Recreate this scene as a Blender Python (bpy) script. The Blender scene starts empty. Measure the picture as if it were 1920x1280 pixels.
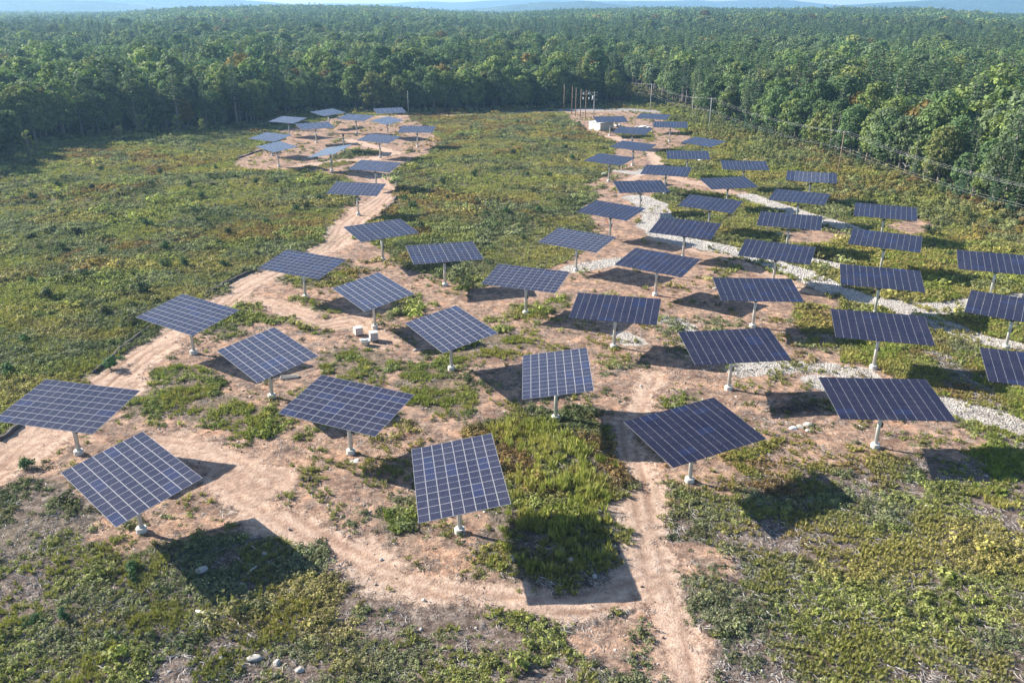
import bpy, math, random
import numpy as np
from mathutils import Vector, Matrix, Euler
R = math.radians
rnd = random.Random(7)
rng = np.random.default_rng(7)
sc = bpy.context.scene

# ------------------------------------------------------------------ camera, sky, sun, exposure
CAM_H = 46.18
cam = bpy.data.cameras.new('camera')
cam.sensor_width = 36.0
cam.lens = 1547.5 / 1920 * 36
cam.clip_start = 1.0
cam.clip_end = 60000
camo = bpy.data.objects.new('camera', cam)
sc.collection.objects.link(camo)
camo.matrix_world = Matrix.Translation((0, 0, CAM_H)) @ Matrix.Rotation(R(90 - 22.032), 4, 'X') @ Matrix.Rotation(R(0.227), 4, 'Z')
sc.camera = camo
SUN_AZ, SUN_EL = 291.0, 29.5            # clockwise from the view direction (+y)
w = bpy.data.worlds.new('World')
sc.world = w
w.use_nodes = True
nt = w.node_tree
nt.nodes.clear()
sky = nt.nodes.new('ShaderNodeTexSky')
sky.sky_type = 'NISHITA'
sky.sun_disc = False
sky.sun_elevation = R(SUN_EL)
sky.sun_rotation = R(SUN_AZ)
sky.air_density = 1.0
sky.dust_density = 0.6
sky.ozone_density = 3.0
bg = nt.nodes.new('ShaderNodeBackground')
bg.inputs['Strength'].default_value = 0.075
wo = nt.nodes.new('ShaderNodeOutputWorld')
nt.links.new(sky.outputs[0], bg.inputs[0])
nt.links.new(bg.outputs[0], wo.inputs[0])
sl = bpy.data.lights.new('sun', 'SUN')
sl.energy = 5.0
sl.angle = R(0.53)
sl.color = (1.0, 0.93, 0.82)
slo = bpy.data.objects.new('sun', sl)
sc.collection.objects.link(slo)
sdir = Vector((math.cos(R(SUN_EL)) * math.sin(R(SUN_AZ)), math.cos(R(SUN_EL)) * math.cos(R(SUN_AZ)), math.sin(R(SUN_EL))))
slo.rotation_mode = 'QUATERNION'
slo.rotation_quaternion = sdir.to_track_quat('Z', 'Y')
slo.location = sdir * 300
vs = sc.view_settings
sc.display_settings.display_device = 'sRGB'
vs.view_transform = 'Standard'
vs.look = 'None'
vs.gamma = 1.0
vs.use_curve_mapping = False
vs.exposure = 1.47
sc.cycles.use_denoising = True
try:
    sc.cycles.denoiser = 'OPENIMAGEDENOISE'
    sc.cycles.denoising_prefilter = 'ACCURATE'
except Exception:
    pass
sc.cycles.max_bounces = 5
sc.cycles.diffuse_bounces = 2
sc.cycles.glossy_bounces = 2
sc.cycles.transmission_bounces = 2
sc.cycles.transparent_max_bounces = 4
sc.cycles.volume_bounces = 1
sc.cycles.caustics_reflective = False
sc.cycles.caustics_refractive = False

# ground plan measured in metres (x to the right, y away from the camera foot)
TRACK = [(3.2, [(-56.54, 72.17), (-56.05, 76.89), (-54.98, 83.38), (-54.11, 91.54), (-53.97, 99.91), (-53.24, 108.67), (-51.76, 115.28), (-49.79, 125.82), (-48.34, 136.39), (-46.13, 144.99), (-41.77, 155.37), (-38.6, 165.06), (-37.38, 175.85), (-37.87, 187.96), (-36.61, 198.83), (-34.79, 209.01), (-33.69, 219.5), (-36.47, 231.67), (-39.98, 241.82)]), (2.0, [(-30.57, 75.99), (-25.84, 71.4), (-20.41, 66.8), (-15.59, 63.05), (-11.23, 59.98), (-6.32, 57.63), (-1.71, 56.35), (2.76, 55.7), (6.82, 56.26), (10.14, 57.59), (12.42, 59.02)]), (2.4, [(-39.86, 82.26), (-34.62, 81.09), (-29.38, 77.65), (-25.6, 74.44)]), (1.9, [(13.26, 43.15), (13.0, 46.54), (12.83, 50.33), (12.82, 54.58), (12.71, 60.88), (13.14, 69.3), (13.18, 77.42), (13.87, 87.21), (16.17, 95.98), (18.56, 102.68)]), (2.0, [(-49.86, 98.61), (-50.5, 92.31), (-53.59, 86.64), (-54.4, 78.02)]), (2.2, [(-43.65, 133.04), (-36.54, 126.48), (-30.02, 120.47), (-25.46, 122.89), (-19.06, 113.91)]), (2.0, [(36.97, 327.08), (40.97, 317.44), (47.63, 294.88), (47.28, 272.96), (43.33, 255.62), (36.14, 245.06), (30.73, 233.01)]), (1.9, [(43.33, 255.62), (48.07, 241.2), (54.89, 229.74), (62.03, 217.25), (65.96, 206.51), (69.55, 196.71)]), (1.6, [(31.18, 174.65), (37.32, 164.95), (43.84, 155.82), (48.55, 146.89), (52.7, 138.52)]), (2.2, [(-63.51, 386.47), (-27.45, 391.66), (9.73, 405.46), (32.82, 408.41), (69.55, 414.09)]), (2.2, [(-62.2, 314.69), (-49.66, 298.42), (-40.53, 286.95), (-47.05, 270.78), (-55.68, 270.58), (-67.13, 260.56)])]
SOIL = [[(-55.15, 71.68), (-57.86, 78.0), (-56.73, 86.61), (-56.7, 98.21), (-54.57, 111.46), (-51.43, 119.76), (-50.9, 132.95), (-48.08, 144.97), (-43.39, 153.53), (-38.17, 163.05), (-36.95, 173.6), (-30.49, 169.34), (-25.66, 159.33), (-19.29, 150.35), (-10.65, 142.28), (-5.66, 137.79), (-1.03, 145.58), (8.14, 152.46), (12.77, 159.87), (19.36, 172.25), (17.7, 186.33), (18.68, 205.67), (27.24, 222.04), (32.77, 210.24), (34.7, 181.67), (39.53, 164.98), (46.13, 156.59), (51.33, 146.27), (52.17, 134.2), (49.9, 121.35), (45.79, 106.6), (51.04, 103.0), (50.99, 96.29), (53.53, 88.91), (53.99, 83.64), (47.32, 79.96), (44.29, 81.12), (38.13, 77.61), (32.53, 78.13), (28.14, 76.98), (23.02, 74.8), (24.03, 72.26), (18.78, 73.22), (15.82, 75.27), (12.14, 77.41), (11.35, 83.29), (10.58, 91.38), (2.7, 92.78), (-3.81, 88.42), (-6.5, 80.71), (-4.24, 71.07), (-1.49, 68.27), (-3.84, 63.12), (0.08, 58.95), (5.54, 57.21), (10.37, 59.38), (13.18, 59.39), (12.82, 54.58), (7.17, 55.2), (0.09, 55.82), (-6.27, 57.14), (-12.17, 59.97), (-20.1, 65.5), (-24.89, 68.11), (-28.86, 64.6), (-34.3, 62.13), (-40.3, 64.53), (-39.82, 68.93), (-46.72, 74.28)], [(-90.32, 267.78), (-88.78, 289.18), (-83.03, 314.13), (-93.36, 338.31), (-84.26, 359.85), (-78.75, 389.98), (-62.89, 382.56), (-49.98, 395.01), (-36.58, 347.86), (-25.94, 315.66), (-29.04, 281.69), (-33.73, 268.08), (-36.11, 247.76), (-31.94, 228.03), (-29.72, 211.0), (-31.48, 194.99), (-35.04, 189.57), (-33.66, 175.91), (-38.31, 175.84), (-42.0, 193.18), (-41.38, 210.78), (-42.15, 231.55), (-50.4, 243.25), (-58.12, 249.88), (-71.85, 253.11), (-81.82, 251.12)], [(25.52, 414.83), (38.95, 419.85), (62.71, 420.68), (69.63, 398.96), (65.28, 359.19), (68.3, 318.17), (62.73, 304.98), (51.02, 292.62), (46.73, 261.21), (52.76, 241.3), (63.47, 222.73), (61.34, 214.6), (49.52, 225.28), (41.21, 228.0), (34.71, 214.11), (23.54, 213.9), (20.91, 232.81), (28.68, 249.14), (34.58, 264.74), (34.11, 283.2), (38.72, 306.89), (29.9, 341.83), (25.61, 375.83)], [(84.66, 184.91), (93.14, 191.7), (98.12, 190.21), (96.24, 183.62), (87.0, 177.78)], [(59.8, 177.36), (70.55, 184.68), (75.16, 177.6), (68.03, 170.82), (58.5, 169.4)], [(41.75, 139.88), (50.34, 146.25), (54.93, 134.23), (51.18, 123.75), (45.1, 126.16)], [(14.45, 64.06), (20.7, 63.28), (20.39, 60.18), (15.38, 58.68), (13.9, 60.89)], [(3.48, 52.04), (12.49, 55.23), (15.92, 52.71), (14.17, 46.55), (9.4, 46.02), (5.01, 49.72)]]
GREEN = [[(-2.19, 87.75), (5.21, 89.19), (10.13, 80.25), (10.34, 69.28), (9.94, 61.63), (6.54, 58.27), (1.0, 58.02), (-2.79, 61.17), (-0.18, 65.64), (0.17, 72.08), (-1.14, 80.76)], [(-50.24, 129.7), (-44.56, 133.03), (-39.66, 122.73), (-42.7, 115.81), (-46.47, 116.21)], [(-44.24, 145.99), (-37.45, 154.7), (-32.61, 156.6), (-27.38, 150.24), (-30.37, 139.57), (-37.58, 137.99)], [(-37.63, 132.56), (-30.4, 130.47), (-27.72, 125.82), (-34.0, 126.76)], [(-48.51, 93.08), (-48.42, 103.82), (-43.3, 103.87), (-37.16, 96.28), (-27.32, 87.54), (-28.25, 83.98), (-35.43, 87.06), (-42.84, 89.76)], [(-38.14, 122.75), (-30.27, 121.64), (-27.65, 117.08), (-34.43, 118.12)], [(-21.56, 131.11), (-15.66, 134.78), (-14.82, 124.97), (-19.88, 122.47)], [(-7.1, 112.99), (-3.32, 119.6), (2.39, 114.14), (0.39, 110.01), (-4.56, 108.39), (-8.08, 104.22), (-11.76, 104.18)], [(-14.7, 104.15), (-8.08, 104.22), (-5.32, 95.78), (-6.53, 90.94), (-11.08, 90.47), (-14.46, 96.49)], [(-0.91, 129.49), (3.55, 130.34), (11.0, 134.82), (10.1, 128.31), (4.31, 125.69), (-0.45, 125.63)], [(-12.21, 150.45), (-5.69, 152.28), (-5.83, 142.34), (-2.94, 142.38), (-9.28, 135.72)], [(-27.68, 109.72), (-18.76, 111.83), (-15.93, 102.35), (-22.51, 98.86)], [(47.4, 133.58), (52.12, 130.11), (48.74, 112.54), (43.56, 113.52)], [(37.16, 164.14), (45.65, 167.53), (47.12, 160.36), (39.81, 156.5)], [(38.09, 151.13), (45.19, 152.97), (38.07, 144.48)], [(15.45, 74.74), (18.48, 71.72), (22.82, 71.75), (25.41, 77.52), (31.79, 75.93), (30.47, 70.36), (27.27, 65.4), (20.7, 63.28), (15.09, 64.89)], [(34.66, 77.59), (39.19, 75.98), (39.66, 71.87), (36.01, 70.88)], [(24.76, 81.92), (30.21, 84.08), (29.63, 80.06), (24.59, 78.86)], [(-14.06, 68.64), (-10.45, 69.13), (-9.01, 65.58), (-12.85, 64.29)], [(19.47, 95.22), (24.25, 96.85), (23.26, 93.72), (19.37, 92.63)], [(40.73, 342.14), (56.39, 331.98), (52.09, 317.73), (41.64, 322.96)], [(-62.58, 270.42), (-54.12, 281.09), (-51.3, 260.91), (-65.37, 253.26)], [(48.74, 263.15), (55.35, 254.09), (52.01, 245.39), (45.58, 249.5)], [(-58.93, 292.23), (-44.68, 290.26), (-46.63, 279.11), (-55.11, 276.79)]]
GRAVEL = [(2.6, [(32.62, 214.07), (34.85, 205.96), (35.0, 194.48), (32.08, 184.06)]), (1.6, [(12.13, 150.78), (15.42, 153.63), (21.42, 156.24)]), (1.9, [(31.92, 179.25), (36.4, 171.64), (43.13, 166.25), (49.61, 157.75), (54.18, 148.95), (57.02, 140.07), (60.45, 134.3), (66.01, 130.27), (71.9, 129.55), (78.1, 131.22), (88.74, 134.08)]), (1.6, [(64.85, 127.65), (67.76, 122.74), (70.15, 115.93), (75.23, 110.78)]), (1.3, [(31.17, 103.7), (35.69, 105.38), (40.28, 105.8), (44.24, 104.37), (47.39, 102.61)]), (1.5, [(41.0, 100.3), (42.6, 97.82), (50.3, 94.73), (55.69, 93.25), (59.09, 89.65), (61.27, 85.62)]), (1.2, [(16.59, 116.45), (17.78, 113.25)]), (1.3, [(23.52, 124.17), (26.16, 122.27), (27.17, 118.79)]), (1.8, [(62.39, 218.6), (66.78, 204.72), (72.86, 191.36), (77.06, 179.49)]), (1.2, [(59.42, 158.63), (63.79, 153.22)]), (1.5, [(32.41, 253.59), (38.33, 249.34), (44.2, 261.16)])]
ASPHALT = [(5.0, [(25.39, 412.58), (41.15, 415.36), (56.82, 415.9), (67.2, 407.39)]), (2.0, [(-65.42, 398.67), (-28.01, 399.92), (9.88, 412.05), (25.52, 414.83)])]
FIELD = [(-114.68, 74.3), (-168.45, 173.82), (-177.54, 236.55), (-169.81, 276.18), (-172.65, 294.1), (-164.71, 320.15), (-139.14, 332.44), (-114.97, 342.37), (-103.56, 355.83), (-104.42, 385.15), (-91.62, 404.19), (-66.09, 402.9), (-28.44, 406.34), (10.03, 418.84), (34.4, 429.11), (51.67, 439.56), (61.99, 455.55), (57.34, 490.02), (50.31, 529.81), (47.88, 560.12), (74.03, 561.32), (80.05, 461.68), (85.17, 401.57), (95.59, 345.29), (104.35, 304.79), (112.15, 274.46), (116.36, 244.24), (119.1, 218.31), (122.37, 194.32), (127.83, 119.89), (400, -50), (-400, -50)]
BERM = [[(-58.42, 82.98), (-58.36, 89.63), (-57.89, 93.75)], [(-56.5, 101.96), (-56.72, 111.03), (-56.29, 117.88), (-54.87, 121.13)], [(-53.09, 134.04), (-51.54, 140.52), (-50.13, 145.27), (-48.45, 149.62)], [(-90.95, 269.77), (-88.32, 281.36), (-85.75, 291.56)], [(-33.18, 234.02), (-30.57, 217.52), (-30.27, 207.85), (-31.86, 194.99)]]
T_shed = [(32.62, 348.26), (35.16, 340.43), (41.3, 345.31)]
POLES = [(66.68, 413.99), (80.36, 346.43), (97.73, 248.89)]
SPOLES = [(24.49, 410.33), (27.51, 397.57), (28.68, 389.46), (30.44, 383.6), (32.27, 377.92), (36.66, 385.75)]
THIN = [(-110.65, 393.01), (-48.26, 393.01), (104.71, 355.29)]
OBJ = {'pal1': (-23.28, 116.24), 'pal2': (-20.6, 114.11), 'tub': (-21.48, 112.22), 'trough': (-29.79, 100.65), 'rock1': (-27.41, 60.03), 'rock2': (-22.38, 62.45), 'rock3': (-22.64, 60.81), 'rock4': (5.37, 61.6), 'rock5': (0.08, 61.8), 'rock6': (-19.58, 49.31), 'rock7': (-22.13, 49.4), 'rock8': (-17.79, 48.87), 'rock9': (-15.83, 48.12), 'log': (-25.16, 54.23), 'sacks': (34.09, 86.97), 'slab': (-17.29, 78.76), 'scrap': (-21.27, 75.0), 'r10': (-11.72, 61.73), 'r11': (7.33, 59.36), 'r12': (-14.05, 110.26), 'bag1': (27.13, 246.55), 'bag2': (53.83, 350.5), 'bag3': (43.59, 351.84), 'bag4': (60.73, 271.24), 'bag5': (76.02, 272.61), 'r13': (31.06, 131.74), 'r14': (35.97, 139.5), 'r15': (59.74, 144.13), 'r16': (37.86, 148.74), 'bag6': (58.44, 175.97), 'truss': (-65.51, 321.45), 'r17': (26.09, 334.1), 'r18': (37.94, 65.04), 'stump': (14.64, 92.15)}
SHRUB = [(-150.99, 251.39), (-149.44, 258.72), (-124.63, 251.08), (-104.63, 245.46), (-90.43, 252.71), (-98.95, 226.71), (-113.36, 221.43), (-124.12, 224.77), (-123.11, 209.92), (-80.98, 211.97), (-93.24, 188.6), (-82.17, 206.91), (-66.08, 202.38), (-72.25, 230.95), (-66.3, 231.07), (-82.6, 227.03), (-88.65, 225.46), (-94.06, 174.97), (-107.54, 194.8), (-52.83, 198.55), (-51.17, 202.64), (-49.6, 210.63), (-82.54, 182.22), (-82.69, 160.44), (-70.96, 163.37), (-65.38, 124.89), (-78.88, 132.61), (-78.28, 144.57), (-86.3, 141.31), (-55.36, 103.76), (-72.37, 113.35), (-68.21, 101.85), (-63.81, 135.62), (-62.25, 151.51), (-55.14, 151.6), (-61.18, 166.78), (-56.26, 185.12), (-91.13, 162.28), (-102.03, 170.41), (-59.05, 120.14), (-66.3, 151.45), (-61.73, 175.47), (-8.98, 208.24), (2.21, 172.87), (-11.21, 244.07), (-0.25, 282.38), (27.85, 358.07), (20.6, 349.53), (1.91, 362.46), (-16.62, 343.64), (-16.81, 213.16), (-20.41, 180.79), (-19.7, 232.0), (4.53, 244.4), (5.6, 221.62), (-6.48, 193.78), (-1.41, 196.61), (6.36, 197.87), (10.84, 244.53), (-16.16, 276.65), (-4.35, 318.95), (19.81, 272.32), (18.47, 294.15), (-27.67, 211.03), (-24.58, 201.93), (81.26, 195.26), (86.14, 234.11), (98.45, 223.4), (120.68, 246.83), (108.14, 207.27), (104.95, 185.24), (111.24, 187.85), (110.58, 234.6), (90.92, 273.97), (85.08, 284.42), (91.74, 177.85), (88.16, 160.94), (-52.35, 76.92), (-33.32, 59.84), (-38.52, 53.33), (-36.31, 53.66), (-32.47, 58.39)]
SAPL = [(-153.3, 333.55), (-128.69, 329.76), (-154.73, 332.0), (-152.95, 312.27), (-166.32, 276.27), (-139.14, 332.44), (-171.4, 336.08)]


# ------------------------------------------------------------------ noise and masks (numpy)
def _hash(ix, iy, s):
    h = (ix.astype(np.int64) * 374761393 + iy.astype(np.int64) * 668265263 + s * 1442695041) & 0xffffffff
    h = ((h ^ (h >> 13)) * 1274126177) & 0xffffffff
    return ((h ^ (h >> 16)) & 0xffff) / 65535.0
def vnoise(x, y, s=0):
    x = np.asarray(x, float); y = np.asarray(y, float)
    ix = np.floor(x); iy = np.floor(y)
    fx = x - ix; fy = y - iy
    fx = fx * fx * (3 - 2 * fx); fy = fy * fy * (3 - 2 * fy)
    a = _hash(ix, iy, s); b = _hash(ix + 1, iy, s); c = _hash(ix, iy + 1, s); d = _hash(ix + 1, iy + 1, s)
    return (a * (1 - fx) + b * fx) * (1 - fy) + (c * (1 - fx) + d * fx) * fy
def fbm(x, y, scale, s=0, o=3):
    r = 0; a = 1; t = 0
    x = np.asarray(x, float) / scale; y = np.asarray(y, float) / scale
    for i in range(o):
        r = r + a * vnoise(x + 17.3 * i, y - 9.1 * i, s + i); t += a; a *= 0.5; x = x * 2.03; y = y * 2.03
    return r / t
def sstep(a, b, x):
    t = np.clip((x - a) / (b - a), 0, 1)
    return t * t * (3 - 2 * t)
def seg_dist(x, y, pts, closed=False):
    d = np.full(x.shape, 1e9)
    n = len(pts)
    for i in range(n if closed else n - 1):
        ax, ay = pts[i]; bx, by = pts[(i + 1) % n]
        dx, dy = bx - ax, by - ay
        t = np.clip(((x - ax) * dx + (y - ay) * dy) / max(dx * dx + dy * dy, 1e-9), 0, 1)
        d = np.minimum(d, np.hypot(x - ax - t * dx, y - ay - t * dy))
    return d
def inside(x, y, pts):
    c = np.zeros(x.shape, bool)
    n = len(pts)
    for i in range(n):
        ax, ay = pts[i]; bx, by = pts[(i + 1) % n]
        if ay == by: continue
        k = ((ay > y) != (by > y)) & (x < (bx - ax) * (y - ay) / (by - ay) + ax)
        c ^= k
    return c
def sd_poly(x, y, pts):                 # positive inside
    d = seg_dist(x, y, pts, True)
    return np.where(inside(x, y, pts), d, -d)
def polys(x, y, L, grow=0.0, soft=1.0):
    m = np.zeros(x.shape)
    for p in L:
        m = np.maximum(m, np.clip(0.5 + (sd_poly(x, y, p) + grow) / (2 * soft), 0, 1))
    return m
def strokes(x, y, L, soft=0.8, k=1.0):
    m = np.zeros(x.shape)
    for hw, p in L:
        m = np.maximum(m, np.clip(0.5 + (hw * k - seg_dist(x, y, p)) / (2 * soft), 0, 1))
    return m
def masks(x, y):
    wx = x + (fbm(x, y, 5, 11) - .5) * 4.2 + (fbm(x, y, 1.6, 15, 2) - .5) * 1.2
    wy = y + (fbm(x, y, 5, 23) - .5) * 4.2 + (fbm(x, y, 1.6, 29, 2) - .5) * 1.2
    tr = strokes(wx, wy, TRACK, 1.5)
    so = polys(wx, wy, SOIL, 0, 0.9)
    gr = polys(wx, wy, GREEN, 0.3, 1.1)
    gv = strokes(wx * .6 + x * .4, wy * .6 + y * .4, GRAVEL, 0.6, 1.55)
    asph = strokes(x, y, ASPHALT, 1.2)
    return tr, so, gr, gv, asph
def zfun(x, y):
    r = np.hypot(x, y)
    az = np.degrees(np.arctan2(x, np.maximum(y, 1)))
    prof = np.interp(az, [-40, -31, -24, -20, -15, -9, -5, -1, 3, 10, 17, 25, 29, 32, 40], [4, 5, 8, 22, 27, 25, 16, 10, 20, 27, 26, 25, 16, 11, 8])
    up = sstep(560, 2100, r)
    z = up * prof + sstep(2300, 4200, r) * (-0.8 * prof) + sstep(500, 900, r) * (fbm(x, y, 420, 5) - .5) * 16
    near = 1 - sstep(430, 520, r)
    z = z + near * ((fbm(x, y, 30, 3) - .5) * 0.5 + (fbm(x, y, 3.0, 4, 2) - .5) * 0.16)
    return z
def zf(x, y): return float(zfun(np.array([x]), np.array([y]))[0])

# ------------------------------------------------------------------ node helpers
class NB:
    def __init__(s, name):
        s.m = bpy.data.materials.new(name); s.m.use_nodes = True
        s.t = s.m.node_tree; s.t.nodes.clear()
        s.out = s.n('ShaderNodeOutputMaterial')
    def n(s, ty, **k):
        o = s.t.nodes.new(ty)
        for a, b in k.items(): setattr(o, a, b)
        return o
    def l(s, a, b): s.t.links.new(a, b)
    def setv(s, sock, v):
        if hasattr(v, 'is_output') or hasattr(v, 'links'): s.l(v, sock)
        elif v is not None: sock.default_value = v
    def math(s, op, a, b=None, c=None, clamp=False):
        o = s.n('ShaderNodeMath', operation=op, use_clamp=clamp)
        s.setv(o.inputs[0], a)
        if b is not None: s.setv(o.inputs[1], b)
        if c is not None: s.setv(o.inputs[2], c)
        return o.outputs[0]
    def mix(s, f, a, b, mode='MIX'):
        o = s.n('ShaderNodeMix', data_type='RGBA', blend_type=mode)
        s.setv(o.inputs[0], f)
        s.setv(o.inputs[6], a if not isinstance(a, tuple) else (*a, 1)[:4])
        s.setv(o.inputs[7], b if not isinstance(b, tuple) else (*b, 1)[:4])
        return o.outputs[2]
    def noise(s, scale, detail=4, rough=.55, vec=None):
        o = s.n('ShaderNodeTexNoise')
        o.inputs['Scale'].default_value = scale; o.inputs['Detail'].default_value = detail; o.inputs['Roughness'].default_value = rough
        if vec is not None: s.l(vec, o.inputs['Vector'])
        return o.outputs[0]
    def ramp(s, f, stops):
        o = s.n('ShaderNodeValToRGB')
        el = o.color_ramp.elements
        while len(el) < len(stops): el.new(0.5)
        for e, (p, c) in zip(el, stops): e.position = p; e.color = (*c, 1) if len(c) == 3 else c
        s.l(f, o.inputs[0])
        return o.outputs[0]
    def attr(s, name, ty='GEOMETRY'):
        o = s.n('ShaderNodeAttribute', attribute_name=name, attribute_type=ty)
        return o
    def bsdf(s, col, rough=.8, spec=.3, metal=0, normal=None):
        o = s.n('ShaderNodeBsdfPrincipled')
        s.setv(o.inputs['Base Color'], col if not isinstance(col, tuple) else (*col, 1)[:4])
        s.setv(o.inputs['Roughness'], rough); s.setv(o.inputs['Specular IOR Level'], spec); s.setv(o.inputs['Metallic'], metal)
        if normal is not None: s.l(normal, o.inputs['Normal'])
        s.l(o.outputs[0], s.out.inputs[0])
        return o
    def bump(s, h, strength=.5, dist=.05):
        o = s.n('ShaderNodeBump'); o.inputs['Strength'].default_value = strength; o.inputs['Distance'].default_value = dist
        s.l(h, o.inputs['Height'])
        return o.outputs[0]
    def pos(s): return s.n('ShaderNodeNewGeometry').outputs['Position']
    def objco(s): return s.n('ShaderNodeTexCoord').outputs['Object']

def simple(name, col, rough=.7, metal=0, spec=.4, var=.15, scale=3.0):
    b = NB(name)
    n = b.noise(scale, 5, .6, b.objco())
    c = b.mix(b.math('MULTIPLY', b.math('SUBTRACT', n, .35, clamp=True), var * 3, clamp=True), col, tuple(x * .55 for x in col))
    b.bsdf(c, rough, spec, metal)
    return b.m

# ground: bare litter, soil, track, gravel blended by the surveyed weights
def ground_material():
    b = NB('ground_soil')
    P = b.pos()
    tr = b.attr('track').outputs['Fac']; so = b.attr('soil').outputs['Fac']; gr = b.attr('green').outputs['Fac']
    gv = b.attr('gravel').outputs['Fac']; asph = b.attr('asphalt').outputs['Fac']; sparse = b.attr('sparse').outputs['Fac']
    forest = b.attr('forest').outputs['Fac']
    n1 = b.noise(.22, 6, .6, P); n2 = b.noise(1.1, 7, .68, P); n3 = b.noise(6.0, 5, .7, P); n4 = b.noise(.06, 4, .5, P)
    n5 = b.noise(22.0, 3, .7, P)
    litter = b.ramp(n2, [(.30, (.055, .042, .034)), (.47, (.15, .115, .095)), (.58, (.25, .205, .175)), (.72, (.40, .34, .30))])
    fine = b.ramp(n3, [(.38, (.35, .33, .32)), (.62, (1.25, 1.2, 1.15))])
    litter = b.mix(.8, litter, fine, 'MULTIPLY')
    scrubc = b.ramp(n2, [(.3, (.05, .052, .026)), (.5, (.10, .095, .045)), (.7, (.19, .14, .075))])
    base = b.mix(sparse, scrubc, litter)
    soil = b.ramp(n2, [(.28, (.17, .105, .08)), (.40, (.31, .21, .16)), (.56, (.49, .33, .235)), (.76, (.62, .465, .36))])
    dark = b.ramp(n1, [(.36, (.52, .44, .42)), (.5, (1, 1, 1)), (.66, (1.12, .98, .86))])
    soil = b.mix(.85, soil, dark, 'MULTIPLY')
    soil = b.mix(.55, soil, fine, 'MULTIPLY')
    n6 = b.noise(.45, 6, .7, P)
    lp = b.n('ShaderNodeMapRange'); lp.inputs[1].default_value = .42; lp.inputs[2].default_value = .58; b.l(n6, lp.inputs[0])
    soil = b.mix(b.math('MULTIPLY', lp.outputs[0], .75), soil, litter)
    track = b.ramp(n2, [(.3, (.36, .245, .185)), (.5, (.55, .40, .305)), (.72, (.66, .52, .42))])
    track = b.mix(.30, track, fine, 'MULTIPLY')
    vor = b.n('ShaderNodeTexVoronoi'); vor.inputs['Scale'].default_value = 5.5; b.l(P, vor.inputs['Vector'])
    grav = b.ramp(vor.outputs['Distance'], [(0.0, (.68, .65, .60)), (.42, (.54, .50, .46)), (.62, (.30, .265, .235))])
    def soft(m, w=.45):
        k = b.math('ADD', m, b.math('MULTIPLY', b.math('SUBTRACT', n3, .5), w))
        k = b.math('ADD', k, b.math('MULTIPLY', b.math('SUBTRACT', n2, .5), .9))
        o = b.n('ShaderNodeMapRange'); o.inputs[1].default_value = .35; o.inputs[2].default_value = .65
        b.l(k, o.inputs[0]); return o.outputs[0]
    c = b.mix(soft(so), base, soil)
    gm = b.math('MULTIPLY', soft(gr), b.math('MULTIPLY', so, .75))
    c = b.mix(gm, c, b.mix(.5, scrubc, litter))
    c = b.mix(b.math('MULTIPLY', soft(tr, .8), .72), c, track)
    c = b.mix(b.math('MULTIPLY', b.attr('rut').outputs['Fac'], b.math('ADD', .25, b.math('MULTIPLY', n2, 1.3), clamp=True)), c, b.mix(1.0, c, (.50, .41, .37), 'MULTIPLY'))
    c = b.mix(soft(gv, .3), c, grav)
    ac = b.ramp(n2, [(.3, (.20, .19, .19)), (.7, (.34, .32, .31))])
    c = b.mix(asph, c, ac)
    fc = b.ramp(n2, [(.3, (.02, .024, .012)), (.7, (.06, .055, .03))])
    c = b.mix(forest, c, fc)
    h = b.math('ADD', b.math('MULTIPLY', n2, 1.0), b.math('MULTIPLY', n3, .5))
    h = b.math('ADD', h, b.math('MULTIPLY', b.math('MULTIPLY', vor.outputs['Distance'], gv), -.8))
    h = b.math('ADD', h, b.math('MULTIPLY', n5, .12))
    b.bsdf(c, .95, .15, 0, b.bump(h, .9, .22))
    return b.m
MG = ground_material()

def leaf_material(name, mode):
    b = NB(name)
    if mode == 'inst':
        col = b.attr('tint', 'INSTANCER').outputs['Color']
    else:
        col = b.n('ShaderNodeObjectInfo').outputs['Color']
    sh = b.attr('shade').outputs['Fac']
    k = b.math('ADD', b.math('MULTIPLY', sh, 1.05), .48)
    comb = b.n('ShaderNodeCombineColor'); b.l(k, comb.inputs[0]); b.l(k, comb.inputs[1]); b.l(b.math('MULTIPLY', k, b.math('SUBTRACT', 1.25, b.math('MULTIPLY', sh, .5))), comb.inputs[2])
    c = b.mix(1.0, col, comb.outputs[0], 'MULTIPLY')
    d = b.n('ShaderNodeBsdfPrincipled')
    b.l(c, d.inputs['Base Color']); d.inputs['Roughness'].default_value = .7; d.inputs['Specular IOR Level'].default_value = .12
    t = b.n('ShaderNodeBsdfTranslucent')
    b.l(b.mix(1.0, c, (1.0, 1.15, .5), 'MULTIPLY'), t.inputs[0])
    m = b.n('ShaderNodeMixShader'); m.inputs[0].default_value = .30
    b.l(d.outputs[0], m.inputs[1]); b.l(t.outputs[0], m.inputs[2]); b.l(m.outputs[0], b.out.inputs[0])
    return b.m
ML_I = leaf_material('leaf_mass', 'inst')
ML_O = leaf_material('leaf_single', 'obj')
M_BARK = simple('bark_grey', (.22, .19, .165), .9, var=.3, scale=2)
M_STEEL = simple('galvanised_steel', (.62, .62, .60), .45, .35, .5, var=.12, scale=2)
M_DSTEEL = simple('dark_gearbox', (.10, .095, .10), .5, .3)
M_CONC = simple('concrete', (.58, .56, .52), .9, var=.25, scale=4)
M_WOOD = simple('weathered_pole_wood', (.30, .21, .15), .85, var=.3)
M_GREY = simple('grey_pole', (.45, .44, .43), .8, var=.2)
M_WHITE = simple('white_sheet', (.78, .78, .76), .6, var=.08)
M_BEIGE = simple('beige_siding', (.62, .55, .46), .75, var=.12, scale=.8)
M_ROOF = simple('pale_roof', (.60, .58, .56), .6, var=.12)
M_ROCK = simple('pale_granite', (.44, .41, .37), .9, var=.7, scale=5)
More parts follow.
